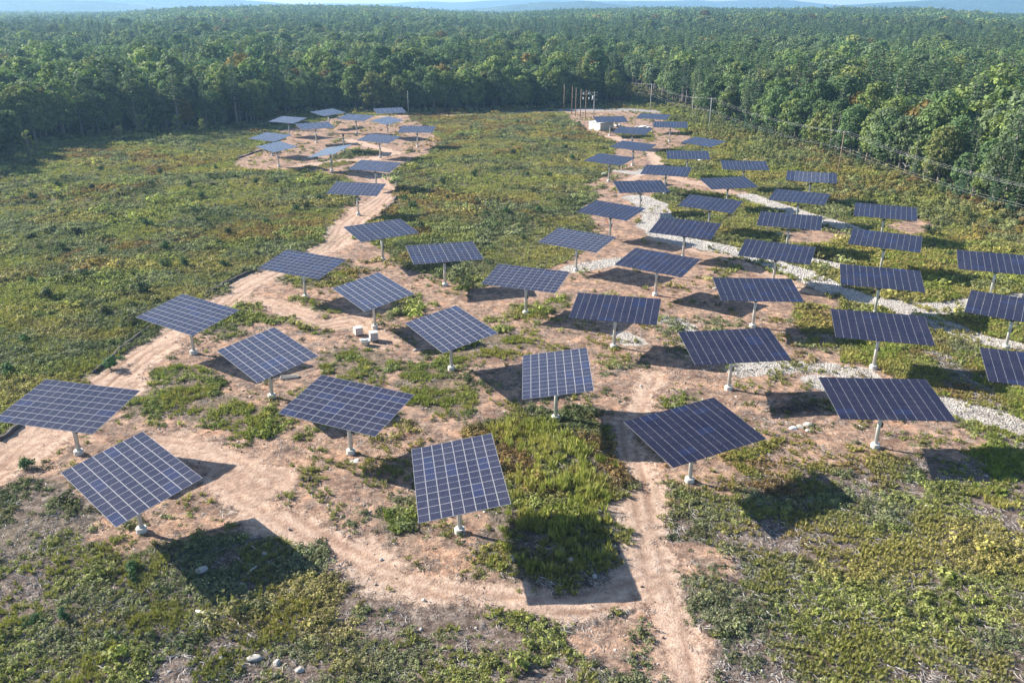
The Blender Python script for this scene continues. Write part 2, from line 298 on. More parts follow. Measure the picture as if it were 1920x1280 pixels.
M_BERM = simple('dark_mulch', (.10, .085, .08), .95, var=.5, scale=5)
M_LOG = simple('bleached_wood', (.62, .58, .52), .85, var=.3)
M_WIRE = simple('aluminium_wire', (.62, .62, .62), .4, .3)
M_PALT = simple('wrapped_cartons', (.62, .50, .44), .7, var=.35, scale=3)
M_TUB = simple('faded_grey_tub', (.50, .54, .55), .6, var=.3)
M_BLACK = simple('black_rubber', (.03, .03, .032), .6)
M_RUST = simple('orange_pipe', (.60, .17, .07), .6)
M_INSUL = simple('transformer_grey', (.55, .57, .58), .45)

def solar_glass(name, k):
    b = NB(name)
    uv = b.n('ShaderNodeUVMap').outputs[0]
    sx = b.n('ShaderNodeSeparateXYZ'); b.l(uv, sx.inputs[0])
    U, V = sx.outputs[0], sx.outputs[1]
    def line(c, n, wd):
        f = b.math('FRACT', b.math('MULTIPLY', c, n))
        d = b.math('MINIMUM', f, b.math('SUBTRACT', 1.0, f))
        return b.math('LESS_THAN', d, wd)
    cell = b.math('MAXIMUM', line(U, 24, .035), line(V, 6, .016))
    bus = line(V, 30, .06)
    mid = b.math('LESS_THAN', b.math('ABSOLUTE', b.math('SUBTRACT', U, .5)), .0058)
    dash = line(V, 6, .36)
    mid = b.math('MULTIPLY', mid, dash)
    info = b.n('ShaderNodeObjectInfo')
    rv = info.outputs['Random']
    blue = b.math('GREATER_THAN', rv, .90)
    c = b.mix(rv, (.0085, .0085, .026), (.013, .012, .031))
    c = b.mix(b.math('MULTIPLY', blue, .8), c, (.010, .016, .058))
    c = b.mix(b.math('MULTIPLY', bus, .25 * k), c, (.22, .24, .32))
    c = b.mix(b.math('MULTIPLY', cell, .35 * k), c, (.28, .30, .40))
    c = b.mix(b.math('MULTIPLY', mid, .9), c, (.62, .63, .66))
    n = b.noise(1.5, 3, .5, b.pos())
    du = b.noise(.35, 5, .65, b.pos())
    c = b.mix(b.math('MULTIPLY', b.math('SUBTRACT', du, .35, clamp=True), .12), c, (.30, .27, .24))
    p = b.bsdf(c, b.math('ADD', b.math('MULTIPLY', n, .10), .13), .34)
    p.inputs['Coat Weight'].default_value = 0.0
    p.inputs['Coat Roughness'].default_value = .06
    return b.m
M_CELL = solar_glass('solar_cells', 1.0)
M_CELLD = solar_glass('solar_cells_low_glint', .35)  # same cells, lines painted fainter for the weaker reflections on right-hand arrays
def frame_mat(name, c, mt):
    b = NB(name)
    b.bsdf(c, .6, .15, mt)
    return b.m
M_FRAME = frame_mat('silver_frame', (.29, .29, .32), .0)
M_FRAMED = frame_mat('frame_low_glint', (.17, .17, .20), .2)  # weaker sun glint painted as a darker frame colour
M_FRAME_NOGLINT = frame_mat('frame_no_glint', (.030, .030, .055), .1)  # long frame edges that catch no glint, painted nearly black
M_BACK = simple('white_backsheet', (.55, .55, .56), .6, var=.05)

# ------------------------------------------------------------------ mesh helpers
def me_from(name, V, F, mats, mi=None, smooth=False, shade=None):
    me = bpy.data.meshes.new(name)
    V = np.asarray(V, np.float32); nv = len(V)
    if isinstance(F, np.ndarray):
        k = F.shape[1]; nf = len(F)
        me.vertices.add(nv); me.vertices.foreach_set('co', V.ravel())
        me.loops.add(nf * k); me.loops.foreach_set('vertex_index', F.astype(np.int32).ravel())
        me.polygons.add(nf)
        me.polygons.foreach_set('loop_start', np.arange(0, nf * k, k, dtype=np.int32))
        me.polygons.foreach_set('loop_total', np.full(nf, k, np.int32))
    else:
        me.from_pydata(V.tolist(), [], F); nf = len(F)
    for m in mats: me.materials.append(m)
    if mi is not None: me.polygons.foreach_set('material_index', np.asarray(mi, np.int32))
    if smooth: me.polygons.foreach_set('use_smooth', np.ones(nf, bool))
    if shade is not None:
        a = me.attributes.new('shade', 'FLOAT', 'FACE'); a.data.foreach_set('value', np.asarray(shade, np.float32))
    me.update(calc_edges=True)
    me.validate()
    return me
class MB:
    def __init__(s): s.V = []; s.F = []; s.M = []
    def add(s, V, F, m=0):
        o = len(s.V); s.V += [tuple(v) for v in V]; s.F += [[i + o for i in f] for f in F]; s.M += [m] * len(F)
    def box(s, c, d, m=0, rot=None, taper=1.0):
        x, y, z = d[0] / 2, d[1] / 2, d[2] / 2
        P = [Vector((sx * x * (taper if sz > 0 else 1), sy * y * (taper if sz > 0 else 1), sz * z)) for sz in (-1, 1) for sy in (-1, 1) for sx in (-1, 1)]
        if rot is not None: P = [rot @ p for p in P]
        P = [p + Vector(c) for p in P]
        s.add(P, [[0, 2, 3, 1], [4, 5, 7, 6], [0, 1, 5, 4], [2, 6, 7, 3], [0, 4, 6, 2], [1, 3, 7, 5]], m)
    def tube(s, pts, r, n=8, m=0, caps=True):
        pts = [Vector(p) for p in pts]
        rs = r if isinstance(r, (list, tuple)) else [r] * len(pts)
        rings = []
        for i, p in enumerate(pts):
            t = (pts[min(i + 1, len(pts) - 1)] - pts[max(i - 1, 0)]).normalized()
            a = t.orthogonal().normalized() if abs(t.z) > .9 else t.cross(Vector((0, 0, 1))).normalized()
            bb = t.cross(a).normalized()
            rings.append([p + (a * math.cos(2 * math.pi * j / n) + bb * math.sin(2 * math.pi * j / n)) * rs[i] for j in range(n)])
        V = [v for rg in rings for v in rg]
        F = [[i * n + j, i * n + (j + 1) % n, (i + 1) * n + (j + 1) % n, (i + 1) * n + j] for i in range(len(pts) - 1) for j in range(n)]
        if caps: F += [list(range(n))[::-1], [(len(pts) - 1) * n + j for j in range(n)]]
        s.add(V, F, m)
    def lathe(s, prof, n=16, m=0, c=(0, 0, 0)):
        V = [(c[0] + r * math.cos(2 * math.pi * j / n), c[1] + r * math.sin(2 * math.pi * j / n), c[2] + z) for r, z in prof for j in range(n)]
        F = [[i * n + j, i * n + (j + 1) % n, (i + 1) * n + (j + 1) % n, (i + 1) * n + j] for i in range(len(prof) - 1) for j in range(n)]
        F += [list(range(n))[::-1], [(len(prof) - 1) * n + j for j in range(n)]]
        s.add(V, F, m)
    def mesh(s, name, mats, smooth=False):
        return me_from(name, s.V, s.F, mats if isinstance(mats, (list, tuple)) else [mats], s.M, smooth)
def link(name, data, parent=None, label=None, cat=None, group=None, kind=None, loc=None, rot=None, mat=None):
    o = bpy.data.objects.new(name, data)
    sc.collection.objects.link(o)
    if parent is not None: o.parent = parent
    if loc is not None: o.location = loc
    if rot is not None: o.rotation_euler = rot
    if mat is not None: o.matrix_local = mat
    if label: o['label'] = label
    if cat: o['category'] = cat
    if group: o['group'] = group
    if kind: o['kind'] = kind
    return o

# ------------------------------------------------------------------ ground sheets
def spaced(a, segs):
    v = [a]
    for end, s0, s1 in segs:
        st = v[-1]; 
        while v[-1] < end:
            t = (v[-1] - st) / (end - st)
            v.append(v[-1] + s0 + (s1 - s0) * t)
    return np.array(v)
pos = spaced(0, [(58, .42, .46), (100, .5, .9), (180, .9, 2.5), (600, 2.5, 22), (6800, 22, 420)])
xs = np.concatenate([-pos[:0:-1], pos])
ys = spaced(-900, [(-20, 150, 20), (44, 12, 1.0)])
ys = np.concatenate([ys[:-1], spaced(ys[-1], [(100, .36, .5), (420, .5, 1.6), (800, 2, 22), (7000, 22, 420)])])
GX, GY = np.meshgrid(xs, ys)
gx, gy = GX.ravel(), GY.ravel()
gz = zfun(gx, gy)
tr = np.zeros(gx.shape); so = tr.copy(); gre = tr.copy(); gvl = tr.copy(); asf = tr.copy()
nearm = (np.abs(gx) < 190) & (gy > 30) & (gy < 620)
tr[nearm], so[nearm], gre[nearm], gvl[nearm], asf[nearm] = masks(gx[nearm], gy[nearm])
fieldsd = np.full(gx.shape, -50.0)
fm = (np.abs(gx) < 500) & (gy < 800)
fieldsd[fm] = sd_poly(gx[fm], gy[fm], FIELD)
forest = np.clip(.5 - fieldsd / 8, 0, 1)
def sparse_f(x, y):
    n = fbm(x, y, 9, 41)
    b = 1 - sstep(60, 92, y + (n - .5) * 30 - np.clip(x, 0, 60) * .55)
    return np.clip(b, 0, 1)
rut = np.zeros(gx.shape)
nr_ = (np.abs(gx) < 100) & (gy > 40) & (gy < 260)
for hw, p in TRACK:
    d_ = seg_dist(gx[nr_], gy[nr_], p) + (fbm(gx[nr_], gy[nr_], 9, 191, 2) - .5) * 1.4
    for o_ in ((.85,) if hw < 2.1 else (.85, 2.2)):
        rut[nr_] = np.maximum(rut[nr_], np.exp(-((np.abs(d_) - o_) / .32) ** 2) * tr[nr_] * (.25 + fbm(gx[nr_], gy[nr_], 6, 197, 2)))
spa = np.maximum(sparse_f(gx, gy), so * .8)
gz = gz + so * (fbm(gx, gy, 1.5, 211, 3) - .5) * .22 * (1 - tr * .7) * (gy < 230) - rut * .07 - gvl * .06 - tr * 0.10 * (1 - sstep(430, 520, np.hypot(gx, gy))) + so * 0.02
ny, nx = GX.shape
idx = np.arange(nx * ny).reshape(ny, nx)
quads = np.stack([idx[:-1, :-1], idx[:-1, 1:], idx[1:, 1:], idx[1:, :-1]], -1).reshape(-1, 4)
def facem(a): return a[quads].mean(1)
ft, fg, fa = facem(tr), facem(gvl), facem(asf)
sel_a = fa > .5
sel_g = (fg > .5) & ~sel_a
sel_t = (ft > .5) & ~sel_g & ~sel_a
rest = ~(sel_g | sel_t | sel_a)
gv_all = np.stack([gx, gy, gz], 1)
for nm, sel in (('ground', rest), ('dirt_track', sel_t), ('gravel_path', sel_g), ('road', sel_a)):
    q = quads[sel]
    u, inv = np.unique(q.ravel(), return_inverse=True)
    me = me_from(nm, gv_all[u], inv.reshape(-1, 4), [MG], smooth=True)
    for an, arr in (('track', tr), ('soil', so), ('green', gre), ('gravel', gvl), ('asphalt', asf), ('sparse', spa), ('forest', forest), ('rut', rut)):
        a = me.attributes.new(an, 'FLOAT', 'POINT'); a.data.foreach_set('value', arr[u].astype(np.float32))
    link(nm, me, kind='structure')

# ------------------------------------------------------------------ hills on the horizon
def hills_material():
    b = NB('wooded_hills')
    n = b.noise(.004, 6, .65, b.pos()); n2 = b.noise(.03, 4, .7, b.pos())
    c = b.ramp(n, [(.35, (.02, .035, .02)), (.6, (.05, .075, .03)), (.8, (.10, .11, .05))])
    b.bsdf(c, .95, .1, 0, b.bump(n2, 1.0, 18.0))
    return b.m
M_HILL = hills_material()
def ridge(dist, depth, pts, seed):
    px = np.arange(pts[0][0], pts[-1][0] + 1, 8.0)
    yy = np.interp(px, [p[0] for p in pts], [p[1] for p in pts])
    k = np.ones(9) / 9
    yy = np.convolve(np.pad(yy, 4, 'edge'), k, 'valid')
    az = np.arctan((px - 960) / 1547.5)
    V = []; nr = 15
    for j in range(nr):
        t = j / (nr - 1) * 2 - 1
        d = dist + t * depth
        crest = CAM_H + (14 - yy) / 1547.5 * dist / np.cos(az) * 1.0
        prof = (1 - t * t) ** 1.3
        X = np.sin(az) / np.cos(az) * d; Y = np.full_like(X, d)
        Z = -20 + (crest + 20) * prof + (fbm(X, Y, 900, seed) - .5) * 60 * (abs(t) > .12) * prof + (fbm(X, Y, 160, seed + 5) - .5) * 14 * prof
        V.append(np.stack([X, Y, Z], 1))
    n = len(px); V = np.concatenate(V)
    I = np.arange(nr * n).reshape(nr, n)
    q = np.stack([I[:-1, :-1], I[:-1, 1:], I[1:, 1:], I[1:, :-1]], -1).reshape(-1, 4)
    link('hills', me_from('hills', V, q, [M_HILL], smooth=True), kind='structure')
ridge(5400, 900, [(-700, -8), (-300, -3), (0, 4), (60, 5), (150, 6), (200, 10), (300, 15), (450, 22), (560, 30)], 1)
ridge(7000, 900, [(-700, -20), (-100, -10), (100, -5), (300, -1), (420, 0), (480, 4), (560, 9), (625, 17), (700, 24)], 2)
ridge(9200, 800, [(480, 22), (560, 13), (640, 9), (720, 9.5), (770, 8), (800, 3.5), (820, 4), (850, 9), (900, 4), (940, 2), (1000, 3.5), (1040, 1), (1090, 3), (1180, 4), (1220, 7), (1300, 14)], 3)
ridge(5900, 700, [(840, 26), (880, 21), (960, 14), (1050, 8), (1110, 6), (1160, 9), (1200, 14), (1260, 20), (1330, 26)], 4)
ridge(8000, 900, [(1080, 14), (1140, 6), (1180, 3), (1220, 6), (1260, 1.5), (1320, 5), (1380, 0), (1420, 1), (1450, 4), (1500, 9), (1560, 12), (1640, 14), (1800, 20)], 5)
ridge(6600, 900, [(1450, 20), (1500, 13), (1540, 11), (1600, 7), (1700, 2), (1800, -2), (1890, -2), (1960, 3), (2100, 0), (2500, -8)], 6)

# ------------------------------------------------------------------ plants: meshes
def quads_from(C, N, S, rr, aspect=.62):
    n = len(C)
    N = N / np.maximum(np.linalg.norm(N, axis=1, keepdims=True), 1e-6)
    a = rr.normal(size=(n, 3)); a -= (a * N).sum(1, keepdims=True) * N; a /= np.maximum(np.linalg.norm(a, axis=1, keepdims=True), 1e-6)
    b = np.cross(N, a)
    S = np.broadcast_to(np.asarray(S, float), (n,))[:, None]
    A = a * S; B = b * S * aspect
    V = np.stack([C - A, C - B, C + A, C + B], 1).reshape(-1, 3)
    return V
def blob_leaves(rr, centers, radii, per, size, up=.35):
    C = []; N = []; SH = []
    for c, r in zip(centers, radii):
        d = rr.normal(size=(per, 3)); d /= np.linalg.norm(d, axis=1, keepdims=True)
        d[:, 2] = np.abs(d[:, 2]) * np.where(rr.random(per) < .72, 1, -1)
        rad = r * (.50 + .75 * rr.random(per))[:, None]
        C.append(np.asarray(c) + d * rad * np.array([1, 1, .8])); N.append(d * 1.2 + rr.normal(size=(per, 3)) * .45 + np.array([0, 0, up]))
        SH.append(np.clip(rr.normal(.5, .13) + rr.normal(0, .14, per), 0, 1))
    return np.concatenate(C), np.concatenate(N), np.concatenate(SH)
def decid_mesh(name, seed, h, cr, nb, per, size, mat, trunk=True, low=.30):
    rr = np.random.default_rng(seed)
    cz = h * (low + (1 - low) / 2); rz = h * (1 - low) / 2
    cen = []; rad = []
    lop = rr.normal(0, .18, 4)
    for i in range(nb):
        ga = i * 2.39996 + rr.random() * .8
        t = (i + .5) / nb
        zz = 1 - 1.75 * t
        rho = math.sqrt(max(0, 1 - zz * zz)) * (.75 + .35 * rr.random())
        k = 1 + lop[0] * math.cos(ga) + lop[1] * math.sin(2 * ga)
        cen.append((cr * .78 * rho * math.cos(ga) * k, cr * .78 * rho * math.sin(ga) * k, cz + rz * .82 * zz + rr.normal(0, .3)))
        rad.append(cr * (.17 + .20 * rr.random()))
    C, N, SH = blob_leaves(rr, cen, rad, per, size)
    V = quads_from(C, N, size * (.7 + .6 * rr.random(len(C))), rr)
    F = np.arange(len(V)).reshape(-1, 4)
    me = me_from(name, V, F, [mat], shade=SH)
    if not trunk: return me, None
    tb = MB(); r0 = .018 * h
    lean = rr.normal(0, .25, 2)
    tb.tube([(0, 0, -.6), (lean[0] * .3, lean[1] * .3, h * .25), (lean[0], lean[1], h * .55), (lean[0] * 1.2, lean[1] * 1.2, h * .85)], [r0 * 1.25, r0, r0 * .7, r0 * .2], 6)
    for c in cen[::max(1, nb // 9)]:
        z0 = min(c[2] - .8, h * (.3 + .35 * rr.random()))
        tb.tube([(lean[0] * .6, lean[1] * .6, z0), (c[0] * .55, c[1] * .55, (z0 + c[2]) / 2 + .4), c], [r0 * .45, r0 * .28, r0 * .1], 4)
    return me, tb.mesh(name + '_trunk', M_BARK)
def pine_mesh(name, seed, h, cr, mat, whorl=1.05, per=9, size=.55, start=.3, trunk=True, nbr=6):
    rr = np.random.default_rng(seed)
    C = []; N = []; S = []; SH = []
    tb = MB(); r0 = .014 * h
    tb.tube([(0, 0, -.6), (0, 0, h * .5), (0, 0, h * .97)], [r0 * 1.2, r0 * .75, r0 * .15], 6)
    z = h * start
    while z < h * .985:
        t = (z - h * start) / (h * (1 - start))
        L = cr * (1 - t) ** .75 * (.55 + .45 * min(1, t * 4 + .4)) * (.8 + .35 * rr.random()) + .35
        nb = nbr - (1 if t > .75 else 0)
        off = rr.random() * 6.28
        for k in range(nb):
            a = off + 6.283 * k / nb + rr.normal(0, .22)
            l = L * (.65 + .5 * rr.random())
            if rr.random() < .08: continue
            sh = np.clip(rr.normal(.5, .15), 0, 1)
            n = max(3, int(per * l / cr) + 2)
            for q in range(n):
                f = (q + .7) / n
                rad = l * f
                lat = (rr.random() - .5) * .55 * l * (.35 + f * .6)
                dz = -.05 * l + .24 * rad * f + rr.normal(0, .12)
                C.append((rad * math.cos(a) - lat * math.sin(a), rad * math.sin(a) + lat * math.cos(a), z + dz))
                N.append((rr.normal(0, .35) + .25 * math.cos(a), rr.normal(0, .35) + .25 * math.sin(a), 1))
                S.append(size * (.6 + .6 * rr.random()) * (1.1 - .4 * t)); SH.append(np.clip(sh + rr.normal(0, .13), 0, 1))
            if trunk and k % 2 == 0: tb.tube([(0, 0, z), (l * .8 * math.cos(a), l * .8 * math.sin(a), z + .1 * l)], [r0 * .22, r0 * .08], 3, caps=False)
        z += whorl * (1 - .35 * t) * (.85 + .3 * rr.random())
    C = np.array(C); N = np.array(N)
    V = quads_from(C, N, np.array(S), rr, .5)
    me = me_from(name, V, np.arange(len(V)).reshape(-1, 4), [mat], shade=SH)
    return me, (tb.mesh(name + '_trunk', M_BARK) if trunk else None)
def join_two(name, a, b, mats):       # leaves + trunk in one mesh, for the forest mass
    def arr(me):
        v = np.empty(len(me.vertices) * 3); me.vertices.foreach_get('co', v)
        return v.reshape(-1, 3), [list(p.vertices) for p in me.polygons]
    va, fa_ = arr(a); vb, fb = arr(b)
    sh = np.empty(len(a.polygons)); a.attributes['shade'].data.foreach_get('value', sh)
    me = me_from(name, np.concatenate([va, vb]), fa_ + [[i + len(va) for i in f] for f in fb], mats, [0] * len(fa_) + [1] * len(fb), shade=np.concatenate([sh, np.full(len(fb), .5)]))
    return me

# ------------------------------------------------------------------ scattering with geometry nodes
def scatter(name, P, rotz, scl, tint, protos, label, cat=None, tilt=None, pick=None):
    n = len(P)
    me = bpy.data.meshes.new(name)
    me.vertices.add(n); me.vertices.foreach_set('co', np.asarray(P, np.float32).ravel())
    def at(nm, ty, arr, key):
        a = me.attributes.new(nm, ty, 'POINT'); a.data.foreach_set(key, np.ascontiguousarray(arr, dtype=np.float32 if ty != 'INT' else np.int32).ravel())
    rot = np.zeros((n, 3)); rot[:, 2] = rotz
    if tilt is not None: rot[:, :2] = tilt
    at('rot', 'FLOAT_VECTOR', rot, 'vector')
    s3 = np.asarray(scl, float); s3 = np.repeat(s3[:, None], 3, 1) if s3.ndim == 1 else s3
    at('scl', 'FLOAT_VECTOR', s3, 'vector')
    at('tint', 'FLOAT_VECTOR', tint, 'vector')
    at('pick', 'INT', rng.integers(0, len(protos), n) if pick is None else pick, 'value')
    o = link(name, me, kind='stuff', label=label, cat=cat)
    ng = bpy.data.node_groups.new(name + '_nodes', 'GeometryNodeTree')
    ng.interface.new_socket('Geometry', in_out='INPUT', socket_type='NodeSocketGeometry')
    ng.interface.new_socket('Geometry', in_out='OUTPUT', socket_type='NodeSocketGeometry')
    gi = ng.nodes.new('NodeGroupInput'); go = ng.nodes.new('NodeGroupOutput')
    iop = ng.nodes.new('GeometryNodeInstanceOnPoints')
    gti = ng.nodes.new('GeometryNodeGeometryToInstance')
    for p in protos[::-1]:
        po = bpy.data.objects.new('plant_source', p)
        oi = ng.nodes.new('GeometryNodeObjectInfo'); oi.inputs['Object'].default_value = po
        ng.links.new(oi.outputs['Geometry'], gti.inputs[0])
    def na(nm, ty):
        a = ng.nodes.new('GeometryNodeInputNamedAttribute'); a.data_type = ty; a.inputs[0].default_value = nm
        return a.outputs[0]
    ng.links.new(gi.outputs[0], iop.inputs['Points'])
    ng.links.new(gti.outputs[0], iop.inputs['Instance'])
    iop.inputs['Pick Instance'].default_value = True
    ng.links.new(na('pick', 'INT'), iop.inputs['Instance Index'])
    ng.links.new(na('rot', 'FLOAT_VECTOR'), iop.inputs['Rotation'])
    ng.links.new(na('scl', 'FLOAT_VECTOR'), iop.inputs['Scale'])
    ng.links.new(iop.outputs[0], go.inputs[0])
    md = o.modifiers.new('scatter', 'NODES'); md.node_group = ng
    return o

# ------------------------------------------------------------------ forest
GREENS_D = [(.092, .138, .052), (.108, .150, .056), (.078, .120, .052), (.132, .165, .056), (.104, .136, .070), (.155, .168, .060)]
GREENS_P = [(.062, .100, .048), (.072, .112, .052), (.052, .088, .050), (.085, .122, .052)]
def ob_tree_set():
    S = {}
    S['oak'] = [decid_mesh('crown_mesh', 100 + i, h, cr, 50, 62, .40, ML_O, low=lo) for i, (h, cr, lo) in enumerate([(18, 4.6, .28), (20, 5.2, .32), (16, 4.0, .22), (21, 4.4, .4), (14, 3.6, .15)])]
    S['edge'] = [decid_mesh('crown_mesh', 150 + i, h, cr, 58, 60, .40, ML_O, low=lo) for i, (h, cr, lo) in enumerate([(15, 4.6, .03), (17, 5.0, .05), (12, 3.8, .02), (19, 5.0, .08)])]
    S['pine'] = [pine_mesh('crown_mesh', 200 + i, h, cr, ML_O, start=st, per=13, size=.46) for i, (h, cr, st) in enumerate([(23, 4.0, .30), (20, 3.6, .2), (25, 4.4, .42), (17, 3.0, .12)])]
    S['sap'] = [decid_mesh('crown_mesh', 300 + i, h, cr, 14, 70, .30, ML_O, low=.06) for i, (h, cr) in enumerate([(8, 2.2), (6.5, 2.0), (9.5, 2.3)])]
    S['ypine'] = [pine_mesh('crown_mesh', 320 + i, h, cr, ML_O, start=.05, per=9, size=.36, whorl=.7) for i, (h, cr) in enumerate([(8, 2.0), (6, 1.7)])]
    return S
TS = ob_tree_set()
def tree_obj(kind, x, y, s, tint, label, group, name):
    v = rnd.randrange(len(TS[kind]))
    cm, tm = TS[kind][v]
    e = link(name, None, label=label, cat='tree', group=group, loc=(x, y, zf(x, y) - .1), rot=(0, 0, rnd.random() * 6.28))
    e.scale = (s * rnd.uniform(.92, 1.1), s * rnd.uniform(.92, 1.1), s)
    c = link('crown', cm, parent=e); c.color = (*tint, 1)
    link('trunk', tm, parent=e)
# candidate positions over the whole wooded land
def forest_points():
    out = []
    for r0, r1, sp, lv in ((150, 700, 5.8, 0), (700, 1300, 7.2, 1), (1300, 2400, 9.5, 2), (2400, 4300, 13.5, 3)):
        g = np.arange(-r1, r1, sp)
        gy_ = np.arange(60, r1, sp)
        X, Y = np.meshgrid(g, gy_)
        X = X.ravel() + (rng.random(X.size) - .5) * sp * .85; Y = Y.ravel() + (rng.random(Y.size) - .5) * sp * .85
        r = np.hypot(X, Y); az = np.degrees(np.arctan2(X, Y))
        k = (r >= r0) & (r < r1) & (np.abs(az) < 37)
        X, Y = X[k], Y[k]
        if lv == 0:
            sd = sd_poly(X, Y, FIELD)
            k = sd < -1.0
            X, Y, sd = X[k], Y[k], sd[k]
        else:
            sd = np.full(X.shape, -100.0)
        out.append((X, Y, sd, np.full(X.shape, lv)))
    return [np.concatenate(a) for a in zip(*out)]
FX, FY, FSD, FL = forest_points()
pine_p = fbm(FX, FY, 130, 61) * .9 + (FX > 20) * .10 + fbm(FX, FY, 22, 63, 2) * .35 + np.where(np.hypot(FX, FY) > 600, .10, 0)
is_pine = pine_p > .76 + (rng.random(len(FX)) - .5) * .35
dist = np.hypot(FX, FY)
# the 300 that stand largest in view: along the clearing's edge, nearest first
azf = np.degrees(np.arctan2(FX, FY))
edge = (FL == 0) & (FSD > -17) & (np.abs(azf) < 33.5)
cand = np.where(edge)[0]
cand = cand[np.argsort(dist[cand])][:285]
single = np.zeros(len(FX), bool); single[cand] = True
def tint_of(pine, x, y):
    n = float(fbm(np.array([x]), np.array([y]), 60, 71)[0])
    if pine: c = GREENS_P[rnd.randrange(4)]
    else:
        c = GREENS_D[min(5, int(rnd.random() * 4 + n * 2.4))]
        if rnd.random() < .05: c = (.13, .105, .035)
    k = rnd.uniform(1.1, 1.65)
    return tuple(q * k for q in c)
for i in cand:
    x, y = float(FX[i]), float(FY[i]); p = bool(is_pine[i])
    side = 'right' if x > 45 else ('left' if x < -95 else 'far')
    where = {'right': 'on the wooded edge behind the power line', 'left': 'on the wooded edge beyond the left scrub field', 'far': 'in the tree wall behind the far arrays and shed'}[side]
    row = 'standing at the front' if FSD[i] > -8 else 'rising behind the front row'
    kind = 'pine' if p else 'oak'
    sc_ = rnd.uniform(.80, 1.15); tn_ = tint_of(p, x, y)
    szw = 'tall' if sc_ > 1.05 else ('low' if sc_ < .88 else 'mid sized')
    lum = sum(tn_) / 3
    cw = ('bluish ' if lum < .09 else 'green ') if p else ('deep green ' if lum < .12 else ('pale yellowish ' if lum > .17 else 'green '))
    if side == 'right': spot = ['beyond the second pole', 'behind the pole nearest the arrays', 'near the frame edge', 'at the corridor end'][int(np.argmin([abs(y - 330), abs(y - 255), abs(y - 190), abs(y - 430)]))]
    elif side == 'left': spot = ['at the left frame edge', 'behind the pale saplings', 'near the pad'][int(np.argmin([abs(y - 240), abs(y - 310), abs(y - 370)]))]
    else: spot = ['behind the pad', 'behind the middle field', 'behind the shed poles', 'deep in the power line gap'][int(np.argmin([abs(x + 75) + abs(y - 400), abs(x + 20) + abs(y - 410), abs(x - 35) + abs(y - 430), abs(x - 55) + abs(y - 550)]))]
    lab = szw + ' ' + cw + ('pine' if p else 'leafy tree') + (' front row ' if FSD[i] > -8 else ' second row ') + {'right': 'right woods ', 'left': 'left woods ', 'far': 'far woods '}[side] + spot
    if not p and FSD[i] > -9: kind = 'edge'
    tree_obj(kind, x, y, sc_, tn_, lab, ('pines ' if p else 'leafy trees ') + where, 'pine_tree' if p else 'broadleaf_tree')
# saplings in front of the left edge
for (x0_, y0_) in SAPL:
    x, y = x0_ + 9, y0_ - 4
    tree_obj('sap', x, y, rnd.uniform(.75, 1.15), (.20, .225, .085), ['second sapling clump from the left before the left woods', 'rightmost sapling clump before the left woods', 'middle sapling clump before the left woods', 'small sapling clump just left of the middle one, left woods', 'sapling clump at the left frame edge', 'second sapling clump from the right, left woods', 'sapling clump beside the shaded brush, left woods'][SAPL.index((x0_, y0_))], 'pale saplings before the left tree line', 'sapling')
nb = 0
for i in range(400):
    t = rnd.random(); k = rnd.randrange(0, 7)
    ax, ay = [(85.2, 401.6), (95.6, 345.3), (104.3, 304.8), (112.1, 274.5), (116.4, 244.2), (119.1, 218.3), (122.4, 194.3), (127, 130)][k]
    bx, by = [(85.2, 401.6), (95.6, 345.3), (104.3, 304.8), (112.1, 274.5), (116.4, 244.2), (119.1, 218.3), (122.4, 194.3), (127, 130)][k + 1]
    x, y = ax + (bx - ax) * t + rnd.uniform(-4, 2), ay + (by - ay) * t
    ys_c = rnd.uniform(.5, 1.0)
    yw = ('tallish ' if ys_c > .83 else ('small ' if ys_c < .62 else 'half grown ')); yp = ['near the frame edge', 'below the woods second bend', 'right of the nearest pole', 'behind the nearest pole', 'between the two middle poles', 'by the second pole', 'at the far corridor end'][int(np.argmin([abs(y - q) for q in (165, 206, 231, 260, 290, 330, 375)]))]
    if rnd.random() < .62: tree_obj('ypine', x, y, ys_c, (.065, .125, .065), yw + 'blue green young pine at the right woods ' + yp, 'young pines under the right wooded edge', 'young_pine')
    else: tree_obj('sap', x, y, rnd.uniform(.45, .8), tint_of(False, x, y), 'leafy sapling at the right woods ' + yp, 'saplings under the right wooded edge', 'sapling')
    nb += 1
    if nb >= 46: break
